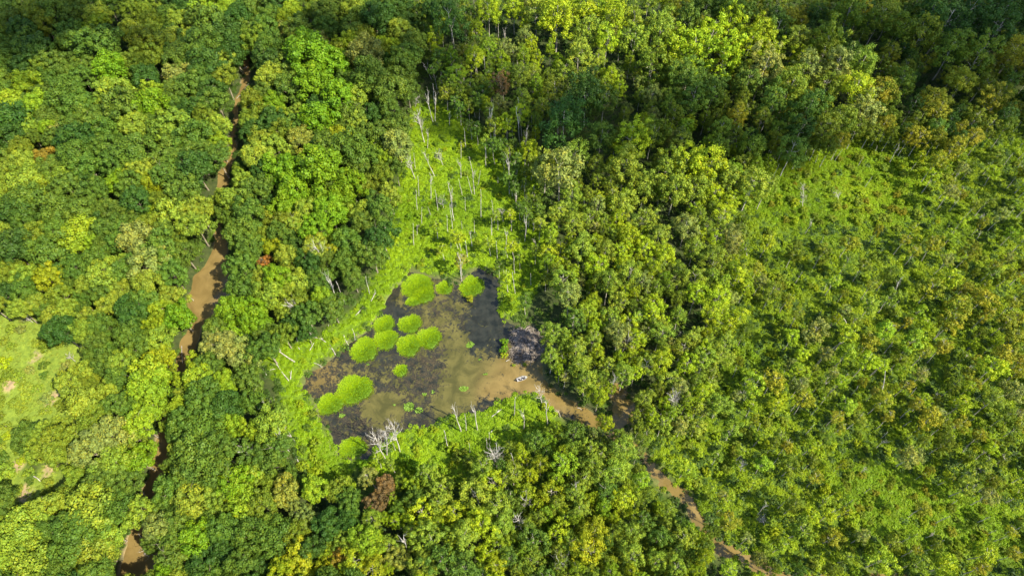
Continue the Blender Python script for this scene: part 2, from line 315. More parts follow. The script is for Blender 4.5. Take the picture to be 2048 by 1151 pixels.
T3 = crop(0, 751, 2.877, [(340,60,100,'L'),(520,40,50,'D'),(490,160,90,'M'),(630,90,60,'M'),(680,150,80,'M'),(860,60,110,'Y'),(880,180,90,'Y'),(800,270,85,'Y'),(1170,120,110,'M'),(1040,180,60,'Y'),
 (1310,60,60,'Y'),(1290,180,90,'D'),(1100,250,120,'M'),(1050,320,90,'M'),(1200,290,110,'M'),(1450,150,80,'M'),(1450,310,60,'Y'),(1350,280,60,'Y'),(130,150,80,'M'),(150,250,110,'M'),(250,340,90,'M'),
 (60,380,100,'L'),(380,300,60,'L'),(640,340,110,'P'),(520,430,110,'P'),(780,350,60,'L'),(800,480,90,'E'),(650,500,100,'M'),(440,580,90,'M'),(560,600,90,'M'),(700,620,100,'M'),(100,460,80,'L'),
 (200,450,80,'L'),(340,470,90,'L'),(1150,460,130,'M'),(1280,430,110,'M'),(1040,500,75,'M'),(1060,600,110,'M'),(1250,560,110,'M'),(970,650,90,'M'),(1120,700,110,'L'),(950,760,80,'M'),(1360,620,100,'E'),
 (1400,730,110,'Y'),(1450,580,80,'L'),(540,750,130,'M'),(690,760,90,'M'),(480,880,120,'M'),(620,900,110,'L'),(420,980,110,'M'),(560,1020,110,'L'),(370,1100,80,'M'),(520,1120,70,'G'),(250,770,90,'L'),
 (130,890,130,'M'),(60,830,80,'D'),(240,890,80,'M'),(80,1010,110,'M'),(200,1060,110,'L'),(930,870,85,'P'),(990,930,90,'M'),(990,1040,90,'M'),(960,1130,60,'E'),(1140,930,90,'E'),(1160,1080,100,'D'),
 (1030,830,80,'M'),(1300,1000,90,'D'),(1280,870,90,'M'),(1440,900,110,'M'),(1560,920,110,'M'),(1400,1060,90,'M'),(1500,1090,80,'D'),(1640,650,80,'A'),(1560,620,50,'L'),(1820,650,85,'Y'),(1940,650,70,'L'),
 (1690,740,50,'P'),(1760,800,80,'P'),(1900,850,100,'D'),(1790,1000,80,'D'),(1720,1070,110,'G'),(1620,1110,70,'G'),(1960,1060,60,'O'),(1880,1100,60,'G'),(1560,180,60,'M')])
T4 = crop(680, 860, 3.413, [(210,610,80,'L'),(190,750,110,'Y'),(100,900,110,'G'),(220,930,100,'G'),(60,400,60,'Y'),(60,620,80,'D'),(500,370,70,'Y'),(520,460,80,'M'),(400,540,60,'M'),(560,560,110,'M'),
 (600,740,120,'M'),(390,860,90,'A'),(700,500,110,'L'),(780,580,90,'M'),(600,290,90,'L'),(700,370,80,'L'),(310,390,75,'B'),(250,490,75,'B'),(200,320,70,'P'),(860,720,110,'M'),(960,640,110,'M'),(1060,520,110,'P'),
 (930,430,120,'P'),(1160,460,80,'M'),(700,900,120,'M'),(850,920,110,'M'),(560,900,100,'P'),(1060,930,80,'G'),(1000,850,80,'M'),(1120,640,90,'M'),(1280,420,80,'G'),(1440,420,90,'G'),(1370,230,60,'G'),
 (1540,230,90,'Y'),(1420,70,50,'Y'),(1280,650,60,'P'),(1330,760,110,'M'),(1300,870,110,'S'),(1250,830,60,'Y'),(1480,700,90,'M'),(1720,680,110,'G'),(1680,820,110,'G'),(1560,760,80,'L'),(1590,130,55,'L'),
 (1700,130,70,'L'),(1780,300,80,'L'),(1880,260,90,'P'),(1950,130,90,'L'),(1820,420,80,'M'),(1940,480,90,'M'),(1650,540,70,'L'),(1500,930,60,'P'),(1620,940,60,'Y'),(1850,960,60,'Y'),(1990,850,90,'L'),
 (2000,700,90,'L'),(1420,560,60,'Y'),(1480,500,60,'P'),(250,200,45,'Y'),(340,220,40,'S')])
# big crowns of the dense stand east of the pond
T5 = crop(1060, 380, 4.795, [(400,60,120,'S'),(280,210,110,'L'),(420,320,120,'L'),(560,270,100,'L'),(480,560,150,'S'),(900,150,130,'L'),(1100,280,120,'L'),(950,470,120,'V'),(1100,560,110,'V'),(700,280,80,'L'),
 (720,600,110,'P'),(650,720,120,'V'),(300,840,140,'P'),(750,900,130,'S'),(950,780,130,'L'),(380,1000,130,'P'),(1180,750,90,'V'),(1500,350,130,'P'),(1580,560,120,'L'),(1850,220,110,'V'),(1600,850,140,'P'),
 (1800,1030,130,'V'),(1180,1080,100,'V'),(850,1080,120,'S'),(1250,440,110,'L'),(1760,640,120,'L'),(1560,180,60,'V')]) + crop(1060, 600, 4.795, [(230,330,120,'S'),(450,460,110,'P'),(620,280,90,'V'),(200,560,100,'L'),
 (640,520,90,'V'),(850,330,130,'P'),(430,180,120,'M'),(1180,110,110,'V'),(760,180,110,'S'),(1250,320,110,'S'),(1560,360,110,'L'),(1680,560,110,'L'),(530,780,140,'L'),(900,700,110,'P'),(660,930,90,'V'),
 (1120,620,120,'L'),(1330,770,110,'L'),(1120,940,110,'L'),(880,1050,90,'P'),(560,1080,70,'P'),(1830,520,110,'L'),(1750,100,120,'V'),(1600,780,90,'S'),(1820,1000,110,'L')])
T6 = crop(680, 0, 2.877, [(160,310,100,'P'),(290,520,100,'M'),(340,420,90,'M'),(180,440,110,'M'),(100,560,80,'L'),(230,100,100,'D'),(640,110,110,'D'),(560,60,90,'D'),(250,280,50,'S'),(60,240,60,'Y'),
 (1290,700,130,'D'),(1420,560,120,'D'),(1520,560,80,'M'),(1240,500,70,'S'),(930,480,60,'B'),(1270,970,130,'P'),(1180,960,90,'L'),(1350,900,90,'L'),(1700,800,110,'V'),(1640,960,110,'L'),(1800,760,90,'S'),
 (1500,800,90,'M'),(1250,110,110,'V'),(1130,80,90,'L'),(1400,70,100,'V'),(1580,90,90,'V'),(1700,120,80,'L'),(1420,200,90,'L'),(1540,220,80,'V'),(1690,240,90,'L'),(1850,180,100,'L'),(1960,260,110,'V'),
 (1370,330,90,'L'),(1800,380,110,'S'),(1950,420,90,'S'),(1000,60,60,'V'),(850,50,70,'V'),(1030,440,60,'L'),(1110,430,50,'L'),(880,900,0,'L'),(1890,960,100,'L'),(1930,1090,90,'L'),(1750,1090,90,'L'),
 (330,720,80,'M'),(240,760,90,'M'),(60,860,110,'M'),(160,900,90,'M'),(330,830,90,'P'),(60,1060,100,'E')])
T7 = crop(1348, 0, 2.877, [(80,120,90,'M'),(230,170,90,'V'),(330,130,90,'V'),(120,260,110,'V'),(300,330,110,'V'),(500,200,90,'V'),(560,290,80,'V'),(440,260,90,'V'),(700,230,80,'L'),(720,330,70,'V'),(880,240,110,'S'),
 (860,320,80,'S'),(930,390,100,'P'),(1080,380,90,'L'),(520,400,110,'P'),(760,400,90,'P'),(660,500,110,'S'),(860,500,100,'S'),(1050,500,100,'V'),(1180,530,90,'T'),(1090,640,110,'P'),(1220,560,80,'L'),
 (120,560,110,'M'),(60,450,100,'M'),(220,540,90,'M'),(420,480,90,'M'),(560,600,90,'M'),(780,620,110,'M'),(960,700,100,'S'),(440,850,90,'S'),(680,860,90,'M'),(720,760,90,'D'),(870,730,90,'S'),(360,770,55,'L'),
 (270,740,60,'L'),(1020,70,110,'S'),(1190,90,90,'S'),(1240,100,60,'L'),(1420,200,110,'S'),(1300,180,90,'S'),(1580,100,110,'D'),(1600,280,110,'S'),(1750,330,110,'S'),(1850,180,120,'D'),(1500,60,100,'D'),
 (1650,480,80,'T'),(1480,580,80,'T'),(1820,570,90,'T'),(1310,470,80,'S'),(1120,120,60,'L'),(600,150,90,'M'),(380,40,110,'M'),(180,40,90,'M'),(1700,60,110,'D'),(1900,60,110,'D'),(1960,300,90,'T'),
 (60,960,110,'V'),(190,960,110,'V'),(300,1030,90,'L'),(120,1080,90,'L'),(450,1060,90,'L'),(530,1080,70,'L')])
# ------------------------------------------------------------------ placing
sites = []         # (kind, x, y, base z, scale, proto, colour, px, py, r_px)
occ = []
def ok_clear(px, py, rp, rpy=None, n=99):
    for poly in CLEAR[:n]:
        for a in np.linspace(0, 2*math.pi, 10, endpoint=False):
            if inpoly(px+math.cos(a)*rp*.85, py+math.sin(a)*(rpy or rp)*.85, poly): return False
        if inpoly(px, py, poly): return False
    return True
def add_tree(kind, px, py, rp, c, force=False, k=.62, wmin=-2.2):
    protos = {'broad': BROAD, 'slim': SLIM, 'bush': BUSH, 'upright': UPR}[kind]; i = random.randrange(len(protos)); pr = protos[i]
    r = rp*mpp(px, py); s = r/pr[2]; hv = random.uniform(.86, 1.14)
    for _ in range(2):
        sz = (s if kind == 'bush' else (.55+.45*s if kind == 'broad' else .5+.5*s))*hv
        zc = pr[3]*sz; p = at(px, py, zc); r = rp*mpp(px, py, zc); s = r/pr[2]
    if not force:
        for q in occ:
            if (q[0]-p.x)**2+(q[1]-p.y)**2 < ((q[2]+r)*k)**2: return False
    if not ok_clear(px, py, rp*(.55 if force or px < 520 else 1), None, 8 if kind == 'bush' else 99): return False
    wd = min(sd_poly([(p.x, p.y)], pond_g)[0], sd_poly([(p.x, p.y)], creek_g)[0])
    if wd < (wmin if force else 0.6): return False
    occ.append((p.x, p.y, r)); sites.append((kind, p.x, p.y, s, sz, i, c, px, py, rp)); return True
for T in (T1, T2, T3, T4, T6):
    for x, y, r, c in T:
        if r <= 0 or y < -5: continue
        if x < 165 and 630 < y < 1015:
            if any(inpoly(x, y, MEADOWS[k_]) for k_ in ('west', 'lawn_one', 'lawn_two')): continue
            r *= .72; c = {'D': 'S', 'M': 'L', 'P': 'L'}.get(c, c)
        if x < 235 and y > 540: c = {'D': 'S', 'M': random.choice('MLL')}.get(c, c)
        if T is T4 and x > 840: c = {'M': random.choice('MLV'), 'D': 'M', 'P': 'L'}.get(c, c)
        add_tree('upright' if (T is T6 and x > 880) or (T is T4 and (c in 'LPG' or x > 840)) else ('broad' if r > 14 else 'slim'), x, y, r*1.02, c, True)
for T in (T5, T7):
    for x, y, r, c in T: add_tree('upright' if r > 17 else 'slim', x, y, r*1.0, {'S': 'L', 'P': random.choice('PL')}.get(c, c) if T is T5 else c, True)
for x, y, r, c in [(440,398,15,'L'),(437,424,15,'M'),(452,436,14,'M'),(362,762,15,'Y'),(353,790,15,'M'),(347,822,15,'M'),(336,852,13,'L'),(338,930,12,'M'),(322,975,12,'M'),(318,1062,15,'M'),(306,1040,14,'P')]: add_tree('broad', x, y, r, c, True)
for x, y, r, c in [(1196,800,15,'L'),(1212,846,17,'V'),(1188,868,15,'P'),(1238,872,17,'L'),(1216,775,13,'V'),(1276,905,14,'P'),(1256,880,14,'P'),(1418,1064,18,'S'),(1517,1116,14,'P'),(1546,1136,15,'S'),(1600,1140,16,'M'),(1660,1138,17,'S'),(1285,880,14,'L')]: add_tree('upright', x, y, r, c, True, wmin=-5)
def fill(poly, n, kind, r0, r1, cols, k=.62, avoid=(), gap=0., gs=60):
    xs = [p[0] for p in poly]; ys = [p[1] for p in poly]; m = 0
    for _ in range(n):
        x = random.uniform(min(xs), max(xs)); y = random.uniform(min(ys), max(ys))
        if not inpoly(x, y, poly) or any(inpoly(x+8, y+14, a) for a in avoid): continue
        if gap and float(vnoise(x, y*1.3, gs, 91)) < gap: continue
        d = at(575, 575, 10); f = mpp(575, 575)/mpp(x, y)
        m += add_tree(kind, x, y, (r0+(r1-r0)*random.random()**1.3)*(.5+.5*f), random.choice(cols), k=k)
    return m
Wm = [MEADOWS['wet'], MEADOWS['southbank'], MEADOWS['east'], MEADOWS['west'], MEADOWS['southeast'], MEADOWS['lawn_one'], MEADOWS['lawn_two']]
LEFTF = [(-30,-10),(830,-10),(835,200),(800,380),(755,510),(620,670),(505,710),(540,830),(590,960),(720,1000),(720,1180),(-30,1180)]
fill(LEFTF, 3800, 'broad', 24, 34, 'DMMLSM', .60, Wm[:1]+Wm[3:])
fill(LEFTF, 1300, 'broad', 14, 22, 'DMMLYM', .60, Wm[:1]+Wm[3:])
fill([(840,-10),(1350,-10),(1420,250),(1540,330),(1480,430),(1460,600),(1400,800),(1290,870),(1200,860),(1090,760),(1095,480),(1060,330),(1000,250),(880,130)], 2600, 'upright', 12, 24, 'LVLSVPLYV', .66, gap=.26, gs=45)
fill([(1350,-10),(2080,-10),(2080,240),(1900,300),(1760,260),(1540,340),(1400,260)], 1500, 'upright', 13, 25, 'SMSDTS', .64, gap=.15)
fill([(700,960),(900,960),(1100,850),(1290,900),(1420,1080),(1520,1170),(700,1180)], 2200, 'upright', 12, 24, 'LVYVLM', .64, gap=.2)
fill([(1090,420),(1480,330),(1500,600),(1400,860),(1200,860),(1090,760)], 1200, 'slim', 10, 18, 'LVVSPL', .6, gap=.3, gs=45)
fill([(1290,880),(1400,800),(1460,600),(1480,430),(1540,440),(1800,430),(1830,330),(1760,260),(2080,220),(2080,1180),(1560,1180),(1450,1060),(1330,940)], 1100, 'slim', 9, 23, 'TTLVSPTVY', .86, [MEADOWS['east'], MEADOWS['southeast']], gap=.5, gs=90)
fill([(1290,880),(1400,800),(1460,600),(1480,430),(1540,440),(1800,430),(1830,330),(1760,260),(2080,220),(2080,1180),(1560,1180),(1450,1060),(1330,940)], 220, 'slim', 8, 17, 'TTLVSPTVY', 1.1, [MEADOWS['east'], MEADOWS['southeast']])
fill([(1500,480),(2060,330),(2060,1160),(1620,1160),(1400,880)], 130, 'upright', 14, 22, 'TSLPT', .8, [MEADOWS['east'], MEADOWS['southeast']], gap=.4, gs=70)
fill([(1840,560),(2060,500),(2060,900),(1850,900),(1700,700)], 220, 'slim', 11, 22, 'TTTPTV', .84, gap=.4, gs=50)
fill([(1480,400),(2060,330),(2060,1160),(1600,1160),(1330,900)], 34, 'slim', 8, 13, 'GAYG', .5)
fill([(700,-10),(1010,-10),(1010,200),(1090,330),(1080,480),(900,200),(830,120)], 500, 'slim', 11, 18, 'MSLM', .62)
fill([(800,420),(1080,400),(1090,640),(1010,640),(1000,540),(830,520)], 30, 'slim', 10, 15, 'YLVM', .9)
fill([(820,230),(1080,300),(1080,420),(800,420)], 12, 'slim', 7, 11, 'YLM', .9)
fill([(640,690),(720,610),(790,520),(800,400),(760,520),(560,700),(600,960),(700,960),(640,800)], 120, 'bush', 8, 13, 'VLYM', .8)
for x, y, r, c in [(940,601,9,'G'),(912,470,15,'Y'),(920,520,14,'A'),(1050,600,16,'M'),(1008,680,9,'E'),(1009,697,10,'E'),(1009,712,8,'V'),(945,690,4,'V')]:
    add_tree('slim' if r > 12 else 'bush', x, y, r, c, True) or add_tree('bush', x, y, r*.4, c, True)
for x, y, r, c in [(940,598,9,'G'),(1008,683,9,'E'),(1009,697,10,'E'),(1009,711,8,'V'),(1028,730,4,'V'),(1050,728,4,'Y')]:
    pr = BUSH[0]; s = r*mpp(x, y, 1)/pr[2]; p = at(x, y, 1.3*s); sites.append(('bush', p.x, p.y, s, s, random.randrange(4), c, x, y, r))
fill([(-20,640),(130,640),(160,1010),(-20,1020)], 120, 'bush', 8, 18, 'LPLSM', .95)
fill([(690,940),(1100,840),(1300,950),(1500,1160),(900,1150)], 260, 'bush', 9, 14, 'VLYME', .5)
fill([(1290,880),(1480,430),(1830,330),(2060,300),(2060,1160),(1560,1160)], 520, 'bush', 6, 12, 'VLYSVL', .45, [MEADOWS['east'], MEADOWS['southeast']])
fill(MEADOWS['west'], 260, 'bush', 8, 20, 'LPLSV', .75)
fill(MEADOWS['wet'], 500, 'bush', 4, 9, 'LVYVE', .8)
fill(MEADOWS['east']+[], 200, 'bush', 5, 11, 'VLYST', .7)
fill(MEADOWS['southeast'], 160, 'bush', 5, 11, 'VLYST', .7)
fill(MEADOWS['southeast'], 30, 'slim', 8, 14, 'TLV', .9)
NAME = {'upright': 'upright_tree', 'broad': 'broadleaf_tree', 'slim': 'slender_tree', 'bush': 'shrub'}
CAT = {'upright': 'tree', 'broad': 'tree', 'slim': 'tree', 'bush': 'shrub'}
FORM = {'upright': ['upright', 'tall feathery', 'ragged', 'tall'], 'broad': ['domed', 'rounded', 'broad', 'spreading'], 'slim': ['slim', 'thin-stemmed', 'narrow', 'open'], 'bush': ['low', 'rounded', 'bushy', 'small']}
GRP = {'upright': 'tall upright trees of the eastern stand', 'broad': 'broad-crowned trees of the closed woodland', 'slim': 'thin pale-trunked trees of the swamp woodland', 'bush': 'bushes growing in the open wet ground'}
over = []
for kind, protos in (('broad', BROAD), ('upright', UPR), ('slim', SLIM), ('bush', BUSH)):
    ss = [s for s in sites if s[0] == kind and -25 < s[7] < 2073 and -25 < s[8] < 1176]; rest = [s for s in sites if s[0] == kind and s not in ss]
    ss.sort(key=lambda s: -s[9]); over += ss[298:] + rest
    for s in ss[:298]:
        _, x, y, scl, sz, i, c, px, py, rp = s
        pr = protos[i]; o = empty(NAME[kind], (x, y, -.1)); o.rotation_euler = (random.uniform(-.04, .04), random.uniform(-.04, .04), random.uniform(0, 6.28))
        cr = meshobj('crown', pr[0], o); cr.location = (0, 0, pr[3]*sz); cr.scale = (scl, scl*random.uniform(.88, 1.1), scl*random.uniform(.85, 1.15))
        cr['tint'] = [v*(1.16 if kind in ('slim', 'upright') else 1.04) for v in tint(c)]
        tr = meshobj('trunk', pr[1], o); tr.scale = (.5+.5*scl, .5+.5*scl, sz)
        THINGS.append((o, px, py, f"{WORDS[c]} {random.choice(FORM[kind])} {CAT[kind]}", CAT[kind], GRP[kind]))
print('SITES', {k: len([s for s in sites if s[0] == k]) for k in NAME}, 'over', len(over))
# ------------------------------------------------------------------ instanced masses (only kind = stuff)
def scatter(name, P, rot, scl, tn, idx, protos, label, cat):
    """one object: proto meshes instanced on its points."""
    me = bpy.data.meshes.new(name); n = len(P); me.vertices.add(n); me.vertices.foreach_set('co', np.asarray(P, np.float32).ravel())
    for nm, ty, dat, key in (('rot', 'FLOAT_VECTOR', rot, 'vector'), ('scl', 'FLOAT_VECTOR', scl, 'vector'), ('tint', 'FLOAT_VECTOR', tn, 'vector'), ('idx', 'INT', idx, 'value')):
        a = me.attributes.new(nm, ty, 'POINT'); a.data.foreach_set(key, np.asarray(dat, np.int32 if ty == 'INT' else np.float32).ravel())
    o = meshobj(name, me); tag(o, label, cat, kind='stuff')
    c = bpy.data.collections.new(name+'_kinds')
    for i, m in enumerate(protos): c.objects.link(bpy.data.objects.new('%s_kind_%02d' % (name, i), m))
    ng = bpy.data.node_groups.new(name, 'GeometryNodeTree')
    ng.interface.new_socket('Geometry', in_out='INPUT', socket_type='NodeSocketGeometry'); ng.interface.new_socket('Geometry', in_out='OUTPUT', socket_type='NodeSocketGeometry')
    gi = ng.nodes.new('NodeGroupInput'); go = ng.nodes.new('NodeGroupOutput'); ip = ng.nodes.new('GeometryNodeInstanceOnPoints')
    ci = ng.nodes.new('GeometryNodeCollectionInfo'); ci.inputs['Collection'].default_value = c; ci.inputs['Separate Children'].default_value = True; ci.inputs['Reset Children'].default_value = True
    def at_(nm, ty):
        x = ng.nodes.new('GeometryNodeInputNamedAttribute'); x.data_type = ty; x.inputs[0].default_value = nm; return x.outputs[0]
    ip.inputs['Pick Instance'].default_value = True
    L = ng.links.new; L(gi.outputs[0], ip.inputs['Points']); L(ci.outputs[0], ip.inputs['Instance']); L(at_('idx', 'INT'), ip.inputs['Instance Index'])
    er = ng.nodes.new('FunctionNodeEulerToRotation'); L(at_('rot', 'FLOAT_VECTOR'), er.inputs[0]); L(er.outputs[0], ip.inputs['Rotation']); L(at_('scl', 'FLOAT_VECTOR'), ip.inputs['Scale'])
    L(ip.outputs[0], go.inputs[0])
    md = o.modifiers.new('scatter', 'NODES'); md.node_group = ng; return o
def join_tree(pr):
    c, t, R_, Hc = pr; cv = np.zeros(len(c.vertices)*3, np.float32); c.vertices.foreach_get('co', cv); cv = cv.reshape(-1, 3)+np.array([0, 0, Hc])
    tv = [tuple(v.co) for v in t.vertices]; V = np.concatenate([cv, np.array(tv)])
    Fq = [tuple(p.vertices) for p in c.polygons]; b = len(cv); Ft = [tuple(i+b for i in p.vertices) for p in t.polygons]
    me = bpy.data.meshes.new('tree'); me.from_pydata(V.tolist(), [], Fq+Ft); me.materials.append(M_LEAF); me.materials.append(t.materials[0])
    me.polygons.foreach_set('material_index', np.array([0]*len(Fq)+[1]*len(Ft), np.int32))
    lv = np.zeros(len(Fq), np.float32); c.attributes['leafv'].data.foreach_get('value', lv)
    a = me.attributes.new('leafv', 'FLOAT', 'FACE'); a.data.foreach_set('value', np.concatenate([lv, np.zeros(len(Ft), np.float32)]).astype(np.float32)); return me
# trees past three hundred of a kind, and the same woodland going on past the frame's edge
WP = []; WR = []; WS = []; WT = []; WI = []
base = {'broad': 0, 'slim': 5, 'upright': 10, 'bush': 14}
for s in over:
    kind, x, y, scl, sz, i, c = s[:7]
    WP.append((x, y, -.1)); WR.append((0, 0, random.uniform(0, 6.28))); WS.append((scl, scl, sz if kind != 'bush' else scl)); WT.append(tint(c)); WI.append(base[kind]+i % {'broad': 5, 'slim': 5, 'upright': 4, 'bush': 2}[kind])
n0 = 0
while n0 < 1300:
    px = random.uniform(-560, 2600); py = random.uniform(-330, 1560)
    if -34 < px < 2082 and -34 < py < 1185: continue
    p = at(px, py, 10)
    if any((q[0]-p.x)**2+(q[1]-p.y)**2 < 42 for q in occ): continue
    if sd_poly([(p.x, p.y)], pond_g)[0] < 2 or sd_poly([(p.x, p.y)], creek_g)[0] < 2: continue
    slim = px > 1500 and py > 250; s = random.uniform(.75, 1.15); n0 += 1; occ.append((p.x, p.y, 5))
    WP.append((p.x, p.y, -.1)); WR.append((0, 0, random.uniform(0, 6.28))); WS.append((s, s, s)); WT.append(tint(random.choice('SSTL' if slim else 'DMMLS'))); WI.append((5 if slim else 0)+random.randrange(5))
scatter('woodland', WP, WR, WS, WT, WI, [join_tree(p) for p in BROAD[:5]]+[join_tree(p) for p in SLIM[:5]]+[join_tree(p) for p in UPR[:4]]+[join_tree(p) for p in BUSH[:2]],
        'mixed green trees filling the woodland between and beyond the larger crowns', 'woodland')
# ------------------------------------------------------------------ ground, water
X0, X1, Y0, Y1 = -380, 380, -20, 470; ST = 1.0
gx = np.arange(X0, X1+.1, ST); gy = np.arange(Y0, Y1+.1, ST); nx, ny = len(gx), len(gy)
XX, YY = np.meshgrid(gx, gy); P2 = np.stack([XX.ravel(), YY.ravel()], 1)
# wobble the shoreline so that it is not a clean polygon
WB = np.stack([(vnoise(P2[:, 0], P2[:, 1], 3.0, 1)-.5)*1.8+(vnoise(P2[:, 0], P2[:, 1], 1.3, 2)-.5)*.8, (vnoise(P2[:, 0], P2[:, 1], 3.0, 3)-.5)*1.8+(vnoise(P2[:, 0], P2[:, 1], 1.3, 4)-.5)*.8], 1)
sp = sd_poly(P2+WB, pond_g); sk = sd_poly(P2+WB*.7, creek_g)
def sm(x, a, b): t = np.clip((x-a)/(b-a), 0, 1); return t*t*(3-2*t)
hz = .35*(vnoise(P2[:, 0], P2[:, 1], 14, 5)-.3)+.25*(vnoise(P2[:, 0], P2[:, 1], 4, 6)-.5)
hz = hz + 1.0*sm(sk, 1, 5)*(1-sm(sk, 25, 60))
hz = hz*sm(sp, 0, 4)
hz = hz*sm(sp, -2, 1.5) - 1.1*(1-sm(sp, -1.8, 1.0)); hz = hz*sm(sk, -1.5, 3) - 1.4*(1-sm(sk, -2, 2.2))
Zg = hz
V = np.column_stack([P2, Zg]); ii = np.arange(nx*ny).reshape(ny, nx)
Fc = np.stack([ii[:-1, :-1], ii[:-1, 1:], ii[1:, 1:], ii[1:, :-1]], -1).reshape(-1, 4)
def shade_zone():
    n = len(P2); green = np.zeros(n)
    for k in ('wet', 'southbank', 'east', 'southeast'):
        green = np.maximum(green, 1-sm(sd_poly(P2, med_g[k]), -3, 4))
    lawn = np.zeros(n)
    for k in ('west', 'lawn_one', 'lawn_two'): lawn = np.maximum(lawn, 1-sm(sd_poly(P2, med_g[k]), -2, 3))
    sw = 1-sm(sd_poly(P2, SWAMP), -3, 6); sw = np.maximum(sw, .8*(1-sm(sd_poly(P2, SCRUB), -3, 6)))
    left = sm(-P2[:, 0], -5, 5)
    sand = (1-sm(sk, .1, 1.1))*sm(vnoise(P2[:, 0], P2[:, 1], 9, 8), .45, .7)
    for bx, by, br in ((52,985,7),(38,930,5),(100,940,4),(108,800,3),(20,770,6),(75,715,4)):
        q = at(bx, by); sand = np.maximum(sand, 1-sm(np.hypot(P2[:, 0]-q.x, (P2[:, 1]-q.y)*.8)+2.5*(vnoise(P2[:, 0], P2[:, 1], 2, 9)-.5), br*.17, br*.17+2.2))
    bank = (1-sm(sp, .2, 2.2))
    forest = np.array([.030, .042, .014]); mead = np.array([.075, .13, .008]); lw = np.array([.115, .165, .022]); sc_ = np.array([.05, .085, .008]); sd_ = np.array([.24, .185, .11]); mud = np.array([.13, .12, .06])
    c = np.tile(forest, (n, 1)); mixc = lambda c, t, k: c*(1-k[:, None])+t*k[:, None]
    c = mixc(c, sc_, sw); c = mixc(c, mead, green); c = mixc(c, lw, lawn); c = mixc(c, mud, bank*.35); c = mixc(c, sd_, np.clip(sand, 0, 1)); return c
gc = shade_zone()
# outer sheet to the horizon
BIG = 4500; n = len(V); ext = []
for (x, y) in ((-BIG, -BIG), (BIG, -BIG), (BIG, BIG), (-BIG, BIG)): ext.append((x, y, 0))
cor = [ii[0, 0], ii[0, -1], ii[-1, -1], ii[-1, 0]]
V = np.vstack([V, ext]); Fc = np.vstack([Fc, [(n, n+1, cor[1], cor[0]), (n+1, n+2, cor[2], cor[1]), (n+2, n+3, cor[3], cor[2]), (n+3, n, cor[0], cor[3])]])
gc = np.vstack([gc, np.tile([.03, .042, .014], (4, 1))])
m, nn, p, out = mat('ground')
a = nd(nn, 'ShaderNodeAttribute', attribute_name='gcol'); g = nd(nn, 'ShaderNodeNewGeometry'); no = nd(nn, 'ShaderNodeTexNoise'); no.inputs['Scale'].default_value = .55; no.inputs['Detail'].default_value = 8; no.inputs['Roughness'].default_value = .7
cr = nd(nn, 'ShaderNodeValToRGB'); cr.color_ramp.elements[0].position = .3; cr.color_ramp.elements[1].position = .7; cr.color_ramp.elements[0].color = (.5, .55, .6, 1); cr.color_ramp.elements[1].color = (1.35, 1.25, 1.1, 1)
mx = nd(nn, 'ShaderNodeMix', data_type='RGBA', blend_type='MULTIPLY'); mx.inputs[0].default_value = 1
nn.links.new(g.outputs['Position'], no.inputs[0]); nn.links.new(no.outputs[0], cr.inputs[0]); nn.links.new(a.outputs['Color'], mx.inputs[6]); nn.links.new(cr.outputs[0], mx.inputs[7]); nn.links.new(mx.outputs[2], p.inputs['Base Color'])
bp = nd(nn, 'ShaderNodeBump'); bp.inputs['Strength'].default_value = .6; bp.inputs['Distance'].default_value = .3; nn.links.new(no.outputs[0], bp.inputs['Height']); nn.links.new(bp.outputs[0], p.inputs['Normal']); p.inputs['Roughness'].default_value = .95; p.inputs['Specular IOR Level'].default_value = .1
me = new_mesh('ground', V, Fc, [m], smooth=True); at2 = me.color_attributes.new('gcol', 'FLOAT_COLOR', 'POINT'); at2.data.foreach_set('color', np.column_stack([gc, np.ones(len(gc))]).astype(np.float32).ravel())
tag(meshobj('ground', me), kind='structure')
def water_mesh(sd, name, z, mtl, cols, st=1.0):
    keep = (sd.reshape(ny, nx) < 3.2); f = keep[:-1, :-1] & keep[:-1, 1:] & keep[1:, 1:] & keep[1:, :-1]
    Fw = np.stack([ii[:-1, :-1][f], ii[:-1, 1:][f], ii[1:, 1:][f], ii[1:, :-1][f]], -1)
    u, inv = np.unique(Fw.ravel(), return_inverse=True); Vw = np.column_stack([P2[u], np.full(len(u), z)])
    me = new_mesh(name, Vw, inv.reshape(-1, 4), [mtl], smooth=True); a_ = me.color_attributes.new('zone', 'FLOAT_COLOR', 'POINT'); a_.data.foreach_set('color', np.column_stack([cols[u], np.ones(len(u))]).astype(np.float32).ravel())
    return tag(meshobj(name, me), kind='structure')
# zones of the pond bed: x = weed cover, y = orange mud, z = brown weed instead of black
Z5 = lambda L: crop(580, 500, 2.877, L)
cov = np.full(len(P2), .55); ora = np.zeros(len(P2)); brn = np.full(len(P2), .3)
def blob(L, arr, val):
    for x, y, r in Z5(L):
        q = at(x, y, -.3); k = mpp(x, y, 0); rr = r*k; d2 = np.hypot(P2[:, 0]-q.x, (P2[:, 1]-q.y)*.85); wgt = np.exp(-(d2/rr)**2); arr[:] = arr*(1-wgt)+val*wgt
blob([(620,260,110),(1130,200,110),(1180,300,120),(1150,400,130),(1060,500,110),(1200,560,90),(1100,600,90),(330,590,60),(300,1080,100),(620,420,120),(560,560,70),(1010,980,90),(1110,880,60),(900,930,80)], cov, .93)
blob([(830,650,110),(790,760,110),(320,1000,120),(240,760,90),(420,1040,110),(740,990,100),(560,800,70)], cov, .72)
blob([(860,400,130),(760,330,90),(640,290,60),(950,330,80),(180,700,80)], cov, .45)
blob([(960,520,60),(960,620,70),(1030,690,100),(1000,780,110),(930,880,80),(1150,720,90),(560,900,90),(480,900,60),(1330,760,170),(1250,640,60),(1500,800,200),(870,900,60)], cov, .13)
